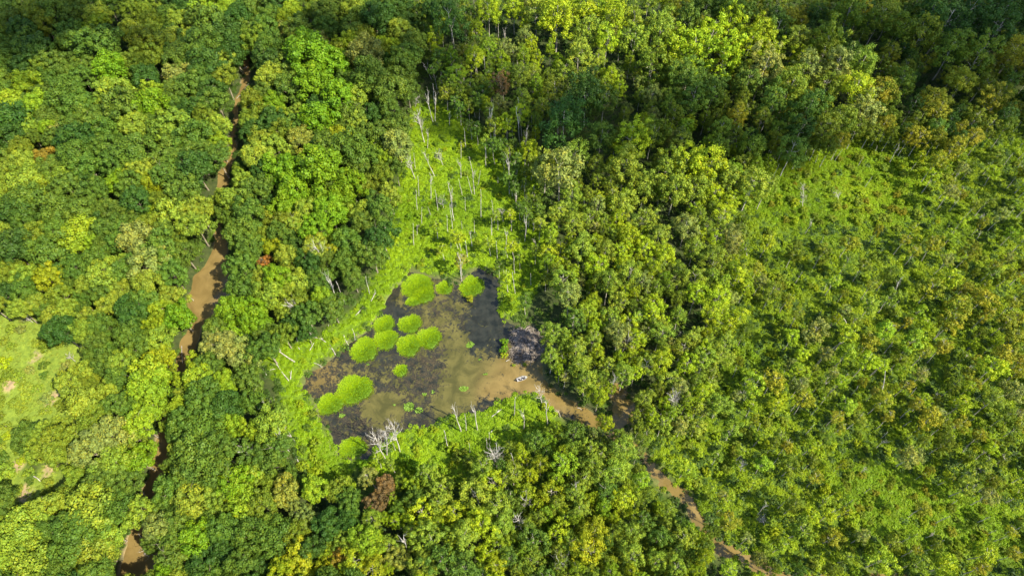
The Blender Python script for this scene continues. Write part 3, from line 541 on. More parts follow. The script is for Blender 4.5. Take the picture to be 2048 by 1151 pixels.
blob([(1300,740,150),(1250,800,100),(1500,860,150),(1700,850,250),(1150,830,70),(1900,900,200)], ora, 1.0)
blob([(200,720,90),(130,760,60)], ora, .8)
far = (P2[:, 0] > at(1180, 830).x); cov = np.where(far, .02, cov); ora = np.where(far, .95, ora)
blob([(820,680,160),(880,380,160),(200,730,120),(420,1030,160),(620,880,80),(900,420,100)], brn, .8)
blob([(1150,300,220),(620,420,140),(1100,560,150),(1000,980,100)], brn, .02)
def water_material(name, creek):
    m, n, p, out = mat(name); g = nd(n, 'ShaderNodeNewGeometry'); L = n.links.new
    def noise(s, d, r=.6, dist=0.):
        x = nd(n, 'ShaderNodeTexNoise'); x.inputs['Scale'].default_value = s; x.inputs['Detail'].default_value = d; x.inputs['Roughness'].default_value = r; x.inputs['Distortion'].default_value = dist; L(g.outputs['Position'], x.inputs[0]); return x.outputs[0]
    def mix(f, a, b):
        x = nd(n, 'ShaderNodeMix', data_type='RGBA')
        if hasattr(f, 'links'): L(f, x.inputs[0])
        for s, v in ((6, a), (7, b)):
            if hasattr(v, 'links'): L(v, x.inputs[s])
            else: x.inputs[s].default_value = (*v, 1)
        return x.outputs[2]
    def mrange(v, a, b, c=0., d=1.):
        x = nd(n, 'ShaderNodeMapRange'); x.interpolation_type = 'SMOOTHSTEP'; L(v, x.inputs[0])
        for i, q in enumerate((a, b, c, d)): x.inputs[i+1].default_value = q
        return x.outputs[0]
    if creek:
        base = mix(mrange(noise(.12, 5, .6, .6), .35, .65), (.095, .068, .024), (.135, .098, .036))
    else:
        z = nd(n, 'ShaderNodeAttribute', attribute_name='zone'); sx = nd(n, 'ShaderNodeSeparateColor'); L(z.outputs['Color'], sx.inputs[0])
        olive = mix(mrange(noise(.16, 6, .65, .8), .35, .68), (.038, .037, .010), (.078, .070, .020))
        orng = mix(mrange(noise(.12, 6, .62, .9), .35, .65), (.092, .066, .020), (.140, .100, .034))
        bed = mix(sx.outputs[1], olive, orng)
        # coverage threshold: noise < cover
        m1 = nd(n, 'ShaderNodeMath', operation='SUBTRACT'); nz = nd(n, 'ShaderNodeMath', operation='ADD')
        a1 = mrange(noise(.30, 9, .78, .7), .34, .66, 0, .58); L(a1, nz.inputs[0]); L(mrange(noise(1.1, 7, .8), .34, .66, 0, .42), nz.inputs[1])
        L(sx.outputs[0], m1.inputs[0]); L(nz.outputs[0], m1.inputs[1]); mask = mrange(m1.outputs[0], -.05, .05)
        black = mix(mrange(noise(.4, 5), .3, .7), (.007, .009, .007), (.019, .021, .016))
        brown = mix(mrange(noise(2.6, 5, .8), .42, .58), (.010, .009, .007), (.075, .056, .026))
        bsel = nd(n, 'ShaderNodeMath', operation='MULTIPLY'); L(sx.outputs[2], bsel.inputs[0]); L(mrange(noise(.5, 5, .7), .35, .6), bsel.inputs[1])
        base = mix(mask, bed, mix(bsel.outputs[0], black, brown))
    L(base, p.inputs['Base Color']); p.inputs['Roughness'].default_value = .12; p.inputs['IOR'].default_value = 1.33
    b = nd(n, 'ShaderNodeBump'); b.inputs['Strength'].default_value = .05; b.inputs['Distance'].default_value = .05; L(noise(1.1, 3), b.inputs['Height']); L(b.outputs[0], p.inputs['Normal']); return m
water_mesh(sp, 'pond_water', -.35, water_material('pond_water', False), np.column_stack([cov, ora, brn]))
water_mesh(sk, 'creek_water', -.55, water_material('creek_water', True), np.zeros((len(P2), 3)))
def gz(x, y):
    i = int(round((y-Y0)/ST)); j = int(round((x-X0)/ST)); return float(Zg[min(max(i, 0), ny-1)*nx+min(max(j, 0), nx-1)])
# ------------------------------------------------------------------ herb cover
def tuft(name, r, hgt, n, size):
    d = rng.normal(size=(n, 3)); d[:, 2] = np.abs(d[:, 2]); d /= np.linalg.norm(d, axis=1)[:, None]; rad = rng.uniform(.3, 1, n)[:, None]
    P = d*rad*np.array([r, r, hgt]); V, Fq = quads(P, d*.6+rng.normal(size=(n, 3))*.35+np.array([0, 0, .8]), rng.uniform(size*.6, size*1.3, n)); return new_mesh(name, V, Fq, [M_HERB], leafv=np.clip(rng.normal(.5, .2, n), 0, 1))
TUFT = [tuft('herb', .85, .55, 60, .36), tuft('herb', .65, .85, 50, .32), tuft('herb', 1.05, .7, 80, .40), tuft('herb', .5, .4, 36, .26)]
def herb_points(n, box, fn, colour):
    x = rng.uniform(box[0], box[1], n); y = rng.uniform(box[2], box[3], n); P = np.stack([x, y], 1)
    keep = rng.random(n) < fn(P); P = P[keep]; j = np.clip(((P[:, 1]-Y0)/ST).round().astype(int), 0, ny-1)*nx+np.clip(((P[:, 0]-X0)/ST).round().astype(int), 0, nx-1)
    ok = (sp[j] > -.5) & (sk[j] > .8); P = P[ok]; j = j[ok]; return P, Zg[j], colour(P)
def hcol(c0, c1, s=18, seed=30):
    def f(P):
        t = np.clip(vnoise(P[:, 0], P[:, 1], s, seed)*1.3-.15+rng.normal(0, .12, len(P)), 0, 1)[:, None]; return np.array(c0)*(1-t)+np.array(c1)*t
    return f
allP = []
def zone_fn(polys, edge=2.5, hole=.0, s=6):
    def f(P):
        d = np.min([sd_poly(P, q) for q in polys], 0); v = 1-sm(d, -edge, edge)
        if hole: v = v*(1-hole*sm(vnoise(P[:, 0], P[:, 1], s, 41), .5, .72))
        return v
    return f
def bbox(polys): q = np.vstack(polys); return q[:, 0].min()-2, q[:, 0].max()+2, q[:, 1].min()-2, q[:, 1].max()+2
def dens(polys, per): b = bbox(polys); return int((b[1]-b[0])*(b[3]-b[2])*per)
hp = [med_g['wet'], med_g['southbank'], med_g['east'], med_g['southeast']]
for polys, per, c0, c1, hole, sc_ in ((hp, 1.2, (.125, .215, .005), (.195, .295, .007), .14, 1.0), ([SWAMP], 1.0, (.115, .185, .005), (.20, .27, .007), .25, 1.1), ([SCRUB], .6, (.10, .155, .007), (.18, .225, .01), .25, 1.1),
                           ([med_g['west'], med_g['lawn_one'], med_g['lawn_two']], .8, (.115, .175, .016), (.20, .245, .035), .3, .6)):
    P, Z, Cc = herb_points(min(dens(polys, per), 110000), bbox(polys), zone_fn(polys, 2.5, hole), hcol(c0, c1)); allP.append((P, Z, Cc, np.full(len(P), sc_)))
# sparse understorey below the closed woodland
P, Z, Cc = herb_points(60000, (-250, 250, 15, 380), lambda P: .55*np.maximum(.30*sm(vnoise(P[:, 0], P[:, 1], 5, 66), .45, .6)*(P[:, 0] > -60), sm(np.min([sd_poly(P, q) for q in med_g.values()], 0), -2, 3)), hcol((.035, .07, .012), (.07, .12, .015))); allP.append((P, Z, Cc, np.full(len(P), 1.5)))
P = np.vstack([a[0] for a in allP]); Z = np.concatenate([a[1] for a in allP]); Cc = np.vstack([a[2] for a in allP]); S = np.concatenate([a[3] for a in allP])
n = len(P); print('HERBS', n); s = S*rng.uniform(.6, 1.3, n)
scatter('ground_cover', np.column_stack([P, Z]), np.column_stack([np.zeros(n), np.zeros(n), rng.uniform(0, 6.28, n)]), np.column_stack([s, s, s*rng.uniform(.7, 1.3, n)]), Cc*rng.uniform(.85, 1.15, n)[:, None], rng.integers(0, 4, n), TUFT,
        'bright green leafy herbs and grasses covering the wet open ground', 'ground cover')
# ------------------------------------------------------------------ grass islands in the pond
def island(px, py, rx, ry, label, hgt=1.0, extra=()):
    z0 = -.4; parts = [(px, py, rx, ry)]+list(extra); q0 = at(px, py, 0.3); PP = []; NN = []; hull = MB()
    bladeV = []; bladeF = []; lv = []
    for (x, y, a, b) in parts:
        q = at(x, y, .3); kx = mpp(x, y, 0); Rx = a*kx; Ry = b*kx/max(.6, abs(ray(x, y).z)); cx, cy = q.x-q0.x, q.y-q0.y
        h = hgt*.30*min(1, Rx/3.0); ph = rng.uniform(0, 6.28, 3); rim = lambda t: 1+.06*np.sin(3*t+ph[0])+.05*np.sin(5*t+ph[1])+.04*np.sin(11*t+ph[2])+.03*np.sin(23*t+ph[0])
        V_ = [(cx, cy, h*.62)]; F_ = []; ns = 36; rings = [(.35, .60), (.6, .52), (.8, .40), (.93, .2), (1., -.25)]
        for f, hh in rings:
            for k in range(ns):
                t = 2*math.pi*k/ns; V_.append((cx+math.cos(t)*Rx*f*.94*rim(t), cy+math.sin(t)*Ry*f*.94*rim(t), hh*h if hh > 0 else -.25))
        for k in range(ns): F_.append((0, 1+k, 1+(k+1) % ns, 1+(k+1) % ns))
        for i in range(len(rings)-1):
            for k in range(ns): F_.append((1+i*ns+k, 1+(i+1)*ns+k, 1+(i+1)*ns+(k+1) % ns, 1+i*ns+(k+1) % ns))
        hull.add((V_, F_))
        nb = int(np.clip(Rx*Ry*190, 300, 9000)); t = rng.uniform(0, 2*math.pi, nb); f = np.sqrt(rng.uniform(0, 1, nb)); rr = f*(1+rng.uniform(-.05, .05, nb))*rim(t)
        bx = cx+np.cos(t)*Rx*rr; by = cy+np.sin(t)*Ry*rr; bz = h*.62*(1-f**3.2)-.15
        ln = rng.uniform(.25, .5, nb)*(1.1-.35*f); lean = .25+.75*f**2; ax = np.cos(t)*lean*ln+rng.normal(0, .10, nb); ay = np.sin(t)*lean*ln+rng.normal(0, .16, nb); az = ln*np.sqrt(np.clip(1-lean**2*.6, .2, 1))
        B0 = np.stack([bx, by, bz], 1); B1 = B0+np.stack([ax, ay, az], 1); side = np.stack([-ay, ax, np.zeros(nb)], 1); side /= (np.linalg.norm(side, axis=1)[:, None]+1e-6); wd = rng.uniform(.05, .11, nb)[:, None]
        base_ = sum(len(v) for v in bladeV)
        Vb = np.stack([B0-side*wd, B0+side*wd, (B0+B1)/2+side*wd*1.1+np.array([0, 0, .08]), B1, (B0+B1)/2-side*wd*1.1+np.array([0, 0, .08])], 1).reshape(-1, 3)
        Fb = np.arange(nb*5).reshape(nb, 5)+base_; bladeV.append(Vb); bladeF.append(Fb); lv.append(np.clip(rng.normal(.5, .22, nb), 0, 1))
    o = empty('grass_island', (q0.x, q0.y, z0+.05))
    h_ = meshobj('root_mat', hull.build('root_mat', [M_MAT]), o)
    bl = meshobj('grass_blades', new_mesh('grass_blades', np.vstack(bladeV), np.vstack(bladeF), [M_BLADE], leafv=np.concatenate(lv)), o)
    bl['kind'] = 'stuff'
    tag(o, label, 'grass island', 'round grass islands in the pond'); return o
M_BLADE = leaf_material('grass_blade', fixed=(.225, .345, .004), trans=.45, warm=(1.3, 1.08, .7)); M_MAT = leaf_material('root_mat', fixed=(.11, .19, .008), trans=0.)
for px, py, rx, ry, lb, ex in [
 (835,570,32,27,'widest lime grass island, round, at the north tip of the pond',[(826,601,15,9),(846,586,24,19)]),
 (889,573,17,14,'small pale lime grass island between the two round northern ones',[]),
 (943,571,25,22,'round lime grass island under the tall dead trunk, beside the yellow bush',[]),
 (768,648,21,19,'lime grass island merged above its larger neighbour near the west shore',[]),
 (772,677,24,21,'lime grass island below the merged one, nearest the west shore pair',[]),
 (728,698,27,25,'round lime grass island touching the west shore, lowest of three in a chain',[]),
 (820,646,24,18,'lime grass island with a white spot and brown patch on top',[]),
 (818,689,25,22,'lime grass island with a small notch, joined to the tan-centred one',[]),
 (858,674,25,21,'lime grass island with a tan patch at its centre',[]),
 (801,739,14,12,'small lone lime grass island in the middle of the pond',[]),
 (709,777,37,28,'large lime grass island with a bare notch on its lower edge',[]),
 (660,806,28,20,'smaller lime grass island joined to the large one near the southwest shore',[]),
 (705,893,29,19,'lime grass island crossed by dead-tree shadows at the south tip',[])]:
    island(px, py, rx, ry, lb, 1.0, ex)
def lily(px, py, rx, ry, label, colr=(.16, .28, .02)):
    k = mpp(px, py, 0); q = at(px, py, -.3); n = max(5, int(rx*ry*1.3)); V_ = MB()
    for i in range(n):
        a = random.uniform(0, 6.28); f = math.sqrt(random.random()); x = math.cos(a)*f*rx*k; y = math.sin(a)*f*ry*k; r = random.uniform(.14, .32); z = random.uniform(.02, .22); t = [random.uniform(-.12, .12) for _ in range(2)]
        vs = [(x, y, z)]+[(x+r*math.cos(b), y+r*math.sin(b), z+t[0]*math.cos(b)+t[1]*math.sin(b)+.02) for b in np.linspace(.3, 6.0, 8)]
        V_.add((vs, [(0, j, j+1, j+1) for j in range(1, 8)]))
        V_.add(([(x-.02, y, -.5), (x+.02, y, -.5), (x+.02, y, z), (x-.02, y, z)], [(0, 1, 2, 3)]))
    m = bpy.data.materials.get('lily_leaf') or flat_material('lily_leaf', (.085, .15, .012), .6)
    o = meshobj('water_plant', V_.build('water_plant', [m], False)); o.location = (q.x, q.y, -.34); tag(o, label, 'water plant', 'leafy water plant clumps on the pond')
for a in [(940,689,8,7,'round clump of green water leaves in the dark water west of the lodge'),(928,777,10,5,'flat pale clump of water leaves on dark weed, southwest of the boat'),(818,813,11,10,'loose green clump of water leaves near the south shore, larger of two'),
 (838,820,8,6,'smaller green clump of water leaves beside the loose one near the south shore'),(684,830,6,4,'tiny bright water plant below the southwest grass island'),(736,728,3,2,'tiny green leaf patch south of the west shore islands'),
 (959,719,3,2,'tiny pale leaf patch on dark weed between the lodge and mid pond'),(970,748,5,2,'thin pale strip of floating leaves west of the boat'),(849,788,4,3,'yellow-green floating leaves at the south edge of the brown weed bed'),
 (866,783,3,3,'small floating leaves right at the east tip of the brown weed bed'),(788,810,2,2,'single small leaf patch above the south shore clumps')]: lily(*a)
# ------------------------------------------------------------------ beaver lodge of sticks
def lodge():
    poly = np.array(G([(1022,652),(1060,654),(1086,657),(1090,690),(1087,716),(1060,722),(1030,722),(1017,714),(1021,684)], .6)); c = poly.mean(0)
    o = empty('beaver_lodge', (c[0], c[1], -.35)); nxy = 44; x = np.linspace(poly[:, 0].min(), poly[:, 0].max(), nxy); y = np.linspace(poly[:, 1].min(), poly[:, 1].max(), nxy)
    A, B = np.meshgrid(x, y); Q = np.stack([A.ravel(), B.ravel()], 1); d = -sd_poly(Q, poly); h = 1.5*sm(d, -.3, 4.5)+.28*vnoise(Q[:, 0], Q[:, 1], 1.1, 77)-.3
    jj = np.arange(nxy*nxy).reshape(nxy, nxy); Fq = np.stack([jj[:-1, :-1], jj[:-1, 1:], jj[1:, 1:], jj[1:, :-1]], -1).reshape(-1, 4); keep = (d[Fq].max(1) > -.2); Fq = Fq[keep]
    mm = bark_material('lodge_mud', (.04, .034, .028), (.11, .09, .072), 1.1); o1 = meshobj('mud_mound', new_mesh('mud_mound', np.column_stack([Q-c, h]), Fq, [mm], smooth=True), o)
    ms = [bark_material('lodge_stick', (.14, .118, .10), (.30, .255, .22), .7), bark_material('lodge_stick_dark', (.035, .03, .026), (.09, .075, .065), .7)]
    for k in range(100):
        while True:
            qx = random.uniform(x[0], x[-1]); qy = random.uniform(y[0], y[-1]); dd = -sd_poly([(qx, qy)], poly)[0]
            if dd > .1: break
        zz = 1.5*float(sm(np.array([dd]), -.3, 4.5)[0])+.05; mb = MB()
        for s_ in range(9):     # a bundle of brush
            a = random.uniform(0, 3.14); L = random.uniform(.7, 2.2); ox, oy = random.uniform(-1, 1), random.uniform(-1, 1); dz = random.uniform(-.12, .12)
            p0 = Vector((qx-c[0]+ox-math.cos(a)*L/2, qy-c[1]+oy-math.sin(a)*L/2, zz+random.uniform(0, .25)-dz)); p1 = Vector((qx-c[0]+ox+math.cos(a)*L/2, qy-c[1]+oy+math.sin(a)*L/2, zz+random.uniform(0, .25)+dz))
            mb.add(tube([p0, (p0+p1)/2+Vector((0, 0, .06)), p1], [.05, .045, .025], 4))
        meshobj('stick_bundle', mb.build('stick_bundle', [ms[0] if random.random() < .6 else ms[1]], False), o)
    tag(o, 'broad grey-brown beaver lodge of heaped sticks on the east shore of the pond', 'beaver lodge'); return o
lodge()
# ------------------------------------------------------------------ the boat
def boat():
    a = at(1033.5, 760, -.1); b = at(1054.5, 753, -.1); L = (b-a).length; yaw = math.atan2(b.y-a.y, b.x-a.x); c = (a+b)/2; W = L*.40
    o = empty('boat', (c.x, c.y, -.35)); o.rotation_euler = (0, 0, yaw)
    white = flat_material('boat_paint', (.25, .245, .24), .5); grey = flat_material('boat_deck', (.26, .25, .25), .6); dark = flat_material('dark_seat', (.02, .018, .022), .6); pale = flat_material('bow_green', (.45, .50, .33), .6)
    xs = np.linspace(-.5, .5, 15); mb = MB(); V_ = []; F_ = []; prof = []
    for t in xs:
        u = t+.5; hw = W/2*(.80+.20*math.sin(min(1, u*2.2)*math.pi/2))*(1 if u < .55 else max(.16, 1-((u-.55)/.45)**2.3*.86)); sh = .50+.22*max(0, u-.5)**1.5
        prof.append((t*L, hw, sh))
        V_ += [(t*L, -hw*.72, -.12), (t*L, -hw, sh), (t*L, -hw+.09, sh+.02), (t*L, -hw*.68, .06), (t*L, hw*.68, .06), (t*L, hw-.09, sh+.02), (t*L, hw, sh), (t*L, hw*.72, -.12)]
    for i in range(len(xs)-1):
        for k in range(8):
            F_.append((i*8+k, i*8+(k+1) % 8, (i+1)*8+(k+1) % 8, (i+1)*8+k))
    for e in (0, len(xs)-1): F_.append(tuple(e*8+k for k in (0, 1, 6, 7)))
    mb.add((V_, F_)); meshobj('hull', mb.build('hull', [white], False), o)
    def box(name, x0, x1, y0, y1, z0, z1, m, bev=.03):
        mb = MB(); mb.add(([(x0, y0, z0), (x1, y0, z0), (x1, y1, z0), (x0, y1, z0), (x0+bev, y0+bev, z1), (x1-bev, y0+bev, z1), (x1-bev, y1-bev, z1), (x0+bev, y1-bev, z1)],
          [(3, 2, 1, 0), (4, 5, 6, 7), (0, 1, 5, 4), (1, 2, 6, 5), (2, 3, 7, 6), (3, 0, 4, 7)])); return meshobj(name, mb.build(name, [m], False), o)
    hw = W/2
    box('stern_deck', -L*.48, -L*.36, -hw*.72, hw*.72, .07, .42, grey); box('bow_deck', L*.27, L*.40, -hw*.52, hw*.52, .07, .46, white)
    box('bow_plate', L*.405, L*.47, -hw*.24, hw*.24, .3, .50, pale); box('bench', -L*.04, L*.03, -hw*.78, hw*.78, .07, .40, grey)
    for x in (-L*.24, L*.13):
        s_ = box('seat', x-.22, x+.22, -.28, .28, .09, .52, dark, .06); bk = box('backrest', x-.30, x-.22, -.26, .26, .45, .92, dark, .02); bk.parent = s_
    box('gear_bag', L*.17, L*.24, -hw*.6, -hw*.15, .09, .36, dark); box('tackle_box', -L*.17, -L*.08, -hw*.62, -hw*.25, .09, .34, dark)
    mt = box('outboard_motor', -L*.5-.55, -L*.5-.08, -.2, .2, .25, .85, dark, .08); mb = MB(); mb.add(tube([(-L*.5-.3, 0, .3), (-L*.5-.32, 0, -.4)], [.08, .06], 6)); sh = meshobj('motor_shaft', mb.build('motor_shaft', [dark]), o); sh.parent = mt
    tag(o, 'small white open boat with dark seats floating near the muddy channel mouth', 'boat')
boat()
# ------------------------------------------------------------------ dead trees, snags, fallen trunks (base px, top px, shape)
D = []
def dl(x0, y0, s, L): D.extend([(x0+a/s, y0+b/s, x0+c/s, y0+d/s, k) for a, b, c, d, k in L])
dl(780, 180, 3.597, [(248,380,190,150,'b'),(325,225,325,30,'f'),(310,230,260,20,'f'),(45,170,35,70,'f'),(270,420,270,290,'f'),(320,620,250,450,'f'),(180,640,120,480,'b'),(545,415,532,275,'p'),(730,385,720,120,'f'),
 (757,440,757,245,'p'),(860,745,842,385,'f'),(590,750,555,620,'p'),(607,750,600,570,'f'),(630,690,648,580,'p'),(600,610,570,480,'p'),(510,640,500,500,'f'),(520,760,490,640,'p'),(345,870,325,720,'p'),(655,920,652,715,'p'),
 (775,680,775,635,'p'),(450,1000,435,820,'p'),(415,1030,405,900,'p'),(880,765,880,670,'p'),(910,860,905,740,'f'),(1035,835,1038,685,'p'),(970,1090,975,915,'f'),(1030,1020,1035,925,'f'),(730,1065,728,920,'p'),(610,1035,608,940,'p'),
 (590,1130,575,1000,'f'),(460,940,422,600,'f'),(880,385,880,290,'p'),(908,435,908,360,'p'),(940,410,912,90,'f'),(1015,270,1018,140,'p'),(970,550,975,300,'f'),(655,140,630,0,'f'),(580,110,575,0,'p'),(375,80,365,0,'p'),
 (815,950,800,860,'b'),(1065,600,1065,540,'p'),(545,870,540,770,'p'),(380,540,340,430,'b'),(385,860,375,760,'b')])
dl(680, 0, 2.877, [(943,310,945,170,'f'),(840,500,825,320,'p'),(700,530,690,420,'p'),(715,520,712,410,'p'),(150,60,130,0,'p'),(220,40,218,-20,'p'),(380,250,375,170,'b'),(345,100,340,0,'p'),(755,450,755,290,'f'),(1360,470,1355,400,'p'),
 (1375,480,1378,400,'p'),(530,460,480,370,'f'),(1040,740,1020,560,'p'),(1240,1000,1243,900,'p'),(1100,730,1102,640,'p'),(1430,960,1420,890,'p'),(780,90,770,0,'p'),(1045,230,1050,150,'f'),(1250,300,1248,200,'p'),(600,130,590,60,'p')])
dl(460, 0, 5.005, [(650,430,610,270,'f'),(850,370,810,200,'f'),(1010,380,930,180,'b'),(1090,570,1000,420,'b'),(1160,360,1130,220,'p'),(1270,370,1250,280,'p'),(1750,480,1760,300,'b'),(1670,1140,1640,970,'b'),(480,710,420,620,'b'),(1850,1080,1870,960,'b'),(1490,600,1480,500,'f')])
dl(380, 520, 4.797, [(560,775,485,640,'f'),(550,935,465,790,'f'),(430,350,350,290,'b'),(880,450,740,320,'b'),(1425,470,1320,140,'f'),(1160,570,950,400,'b')])
dl(600, 520, 4.795, [(670,330,625,150,'p'),(430,415,340,205,'p'),(1550,195,1530,-60,'f'),(400,440,355,300,'p')])
dl(600, 740, 4.4275, [(755,780,665,560,'b'),(770,750,740,500,'b'),(885,720,815,450,'b'),(845,710,820,640,'p'),(1425,540,1365,315,'f'),(1470,530,1457,390,'p'),(1570,525,1530,310,'f'),(1312,695,1272,535,'p'),(1505,730,1495,645,'p'),(1675,620,1670,545,'p'),(1750,880,1710,700,'b')])
dl(980, 640, 5.233, [(545,870,525,710,'b'),(600,1090,600,850,'f'),(355,1140,345,970,'f'),(735,1010,700,930,'f'),(250,1000,265,800,'p'),(1265,800,1320,600,'f'),(1250,790,1275,640,'f')])
dl(680, 860, 3.413, [(1195,275,1165,155,'p'),(1280,245,1265,150,'p'),(1080,260,1060,130,'b'),(465,860,385,620,'f'),(1550,460,1620,360,'f'),(1245,690,1225,600,'b'),(1250,560,1270,470,'b'),(1130,400,1110,320,'b'),(1500,960,1510,880,'b'),(1005,130,1003,50,'p'),(1790,190,1770,100,'b')])
dl(0, 380, 2.877, [(1905,465,1800,300,'b'),(780,970,720,890,'b'),(540,930,480,890,'b'),(440,990,390,950,'b'),(190,760,150,730,'b'),(1010,530,990,490,'b'),(1340,610,1300,570,'b')])
dl(0, 751, 2.877, [(530,330,430,350,'b'),(1640,230,1520,160,'b'),(1670,440,1590,330,'f'),(1500,500,1400,420,'b'),(900,930,870,850,'b'),(880,1030,820,1000,'b'),(320,990,280,970,'b'),(1770,830,1730,770,'b'),(1030,1060,1020,1000,'b')])
dl(1060, 600, 4.795, [(1790,300,1825,200,'p'),(1855,400,1880,290,'p'),(1380,390,1455,310,'f'),(1365,1130,1370,900,'b'),(1500,1010,1530,880,'p'),(1210,840,1245,760,'p'),(1180,580,1220,500,'f'),(870,520,960,340,'b'),(740,690,690,620,'b'),(1940,740,1975,660,'p'),(1110,1140,1050,1000,'f')])
dl(1600, 600, 4.426, [(450,260,300,130,'p'),(260,250,300,140,'p'),(240,460,420,340,'f'),(560,630,610,500,'p'),(350,740,430,650,'p'),(960,850,1030,770,'p'),(1160,920,1220,820,'p'),(1570,760,1720,640,'p'),(1580,765,1700,660,'p'),(1780,770,1850,680,'p'),(1190,340,1280,200,'p'),(180,770,220,740,'f'),(1060,1000,1030,930,'f'),(700,1000,760,600,'p')])
dl(1250, 751, 2.877, [(270,250,280,120,'b'),(380,180,400,80,'p'),(760,320,780,270,'p'),(1060,230,1110,180,'p'),(1330,90,1350,30,'p'),(660,140,720,40,'b'),(800,860,790,800,'b'),(1470,360,1510,320,'p'),(1760,160,1800,100,'f'),(660,550,680,490,'b'),(1940,440,1990,390,'p')])
dl(1348, 0, 2.877, [(925,925,970,860,'p'),(1235,945,1290,850,'f'),(810,940,825,895,'p'),(755,895,775,830,'p'),(1055,960,1090,900,'p'),(1180,640,1215,610,'p'),(575,920,620,880,'f'),(1360,460,1410,380,'p'),(520,780,545,710,'p'),(1150,890,1165,850,'p'),(1640,1130,1670,1080,'f'),(360,850,355,760,'p'),(745,1110,740,1070,'b'),(1190,660,1215,600,'f')])
dl(1348, 380, 2.877, [(1610,80,1650,10,'p'),(300,280,325,210,'p'),(240,300,270,250,'p'),(420,380,410,320,'b'),(210,480,215,450,'p'),(260,800,265,750,'p'),(285,870,300,800,'p'),(510,600,530,520,'p'),(1740,240,1780,130,'f'),(740,100,750,20,'b'),(950,60,940,30,'b'),(430,1130,460,1060,'b'),(510,1100,530,1050,'p'),(620,640,650,600,'f'),(860,580,880,530,'p'),(1230,680,1290,520,'f')])
for _ in range(130):
    x = random.uniform(700, 1085); y = random.uniform(40, 600)
    if not (inpoly(x, y, [(840,60),(1050,60),(1085,560),(1040,620),(960,520),(830,500),(790,520),(830,260)])) or any((x-d[0])**2+(y-d[1])**2 < 17**2 for d in D): continue
    D.append((x, y, x+random.uniform(-6, 3), y-random.uniform(16, 48), random.choice('pppf')))
for _ in range(46):
    x = random.uniform(1470, 2040); y = random.uniform(330, 1120); L_ = random.uniform(14, 34); vx, vy = 1060-x, 1450-y; n_ = math.hypot(vx, vy)
    D.append((x, y, x-vx/n_*L_+random.uniform(-3, 3), y-vy/n_*L_, random.choice('ppf')))
desc = {'p': 'bare grey snag pole', 'f': 'forked bare dead tree', 'b': 'many-branched bare dead tree'}
DK = {'p': [0, 1, 2], 'f': [3, 4, 5], 'b': [6, 7, 8]}
for bx, by, tx, ty, k in D:
    b = at(bx, by, 0); b.z = gz(b.x, b.y)-.1
    d = ray(tx, ty); vz = Vector((0, 0, 1)); w0 = b-C0; bb = d.dot(vz); den = 1-bb*bb; t = (w0.dot(d)-bb*w0.dot(vz))/den
    topp = C0+d*t; ax = topp-b; hgt = ax.length
    hgt = max(5, min(22, hgt)); ax.normalize()
    if ax.z < .8: ax.z = .8; ax.normalize()
    pi = random.choice(DK[k]); kind, tm, bm_, Ht = DEADP[pi]; s = hgt/Ht
    o = empty('dead_tree', b); o.rotation_euler = (ax.to_track_quat('Z', 'Y') @ Matrix.Rotation(random.uniform(0, 6.28), 3, 'Z').to_quaternion()).to_euler()
    wdt = .38+.3*s; tr = meshobj('trunk', tm, o); tr.scale = (wdt, wdt, s)
    if bm_: cr = meshobj('bare_crown', bm_, o); cr.scale = (wdt, wdt, s)
    THINGS.append((o, (bx+tx)/2, (by+ty)/2, desc[k], 'dead tree', 'bare dead trees standing in the wet woodland'))
Lg = []
def ll(x0, y0, s, L): Lg.extend([(x0+a/s, y0+b/s, x0+c/s, y0+d/s, k) for a, b, c, d, k in L])
ll(380, 520, 4.797, [(1000,975,680,770,1),(945,1151,800,940,1),(968,1145,978,1055,0),(742,1112,700,1040,0),(1395,905,1340,810,0),(1410,553,1250,548,0),(1035,785,1010,735,0),(1060,865,1035,830,0),(1185,552,1050,470,1),(1175,560,1095,612,0),(1150,870,1195,790,0),(1330,640,1335,620,0)])
ll(600, 740, 4.4275, [(1545,835,1465,750,0),(1690,545,1708,525,0),(1700,405,1765,350,0)])
ll(440, 90, 5.48, [(180,570,300,485,1),(240,500,315,420,0),(205,545,280,550,0),(272,240,298,218,0),(250,245,280,235,0)])
ll(0, 751, 2.877, [(790,905,825,950,1),(200,580,240,610,0),(820,660,830,690,0),(1700,380,1660,320,0),(1720,500,1700,460,0)])
ll(980, 640, 5.233, [(18,1005,120,925,0),(165,420,205,408,0),(915,905,960,925,0)])
ll(0, 380, 2.877, [(150,745,180,735,0),(1040,890,1045,990,0),(1085,610,1110,630,0)])
for _ in range(200):
    x = random.uniform(530, 790); y = random.uniform(510, 900)
    if not inpoly(x, y, [(530,700),(700,600),(780,520),(745,620),(680,690),(590,770),(600,900),(560,860)]) or any(abs(x-q[0])+abs(y-q[1]) < 26 for q in Lg): continue
    a = random.uniform(0, 6.28); l_ = random.uniform(12, 30); Lg.append((x, y, x+math.cos(a)*l_, y+math.sin(a)*l_*.8, int(random.random() < .4)))
fal = [dead_proto('branched') for _ in range(2)]
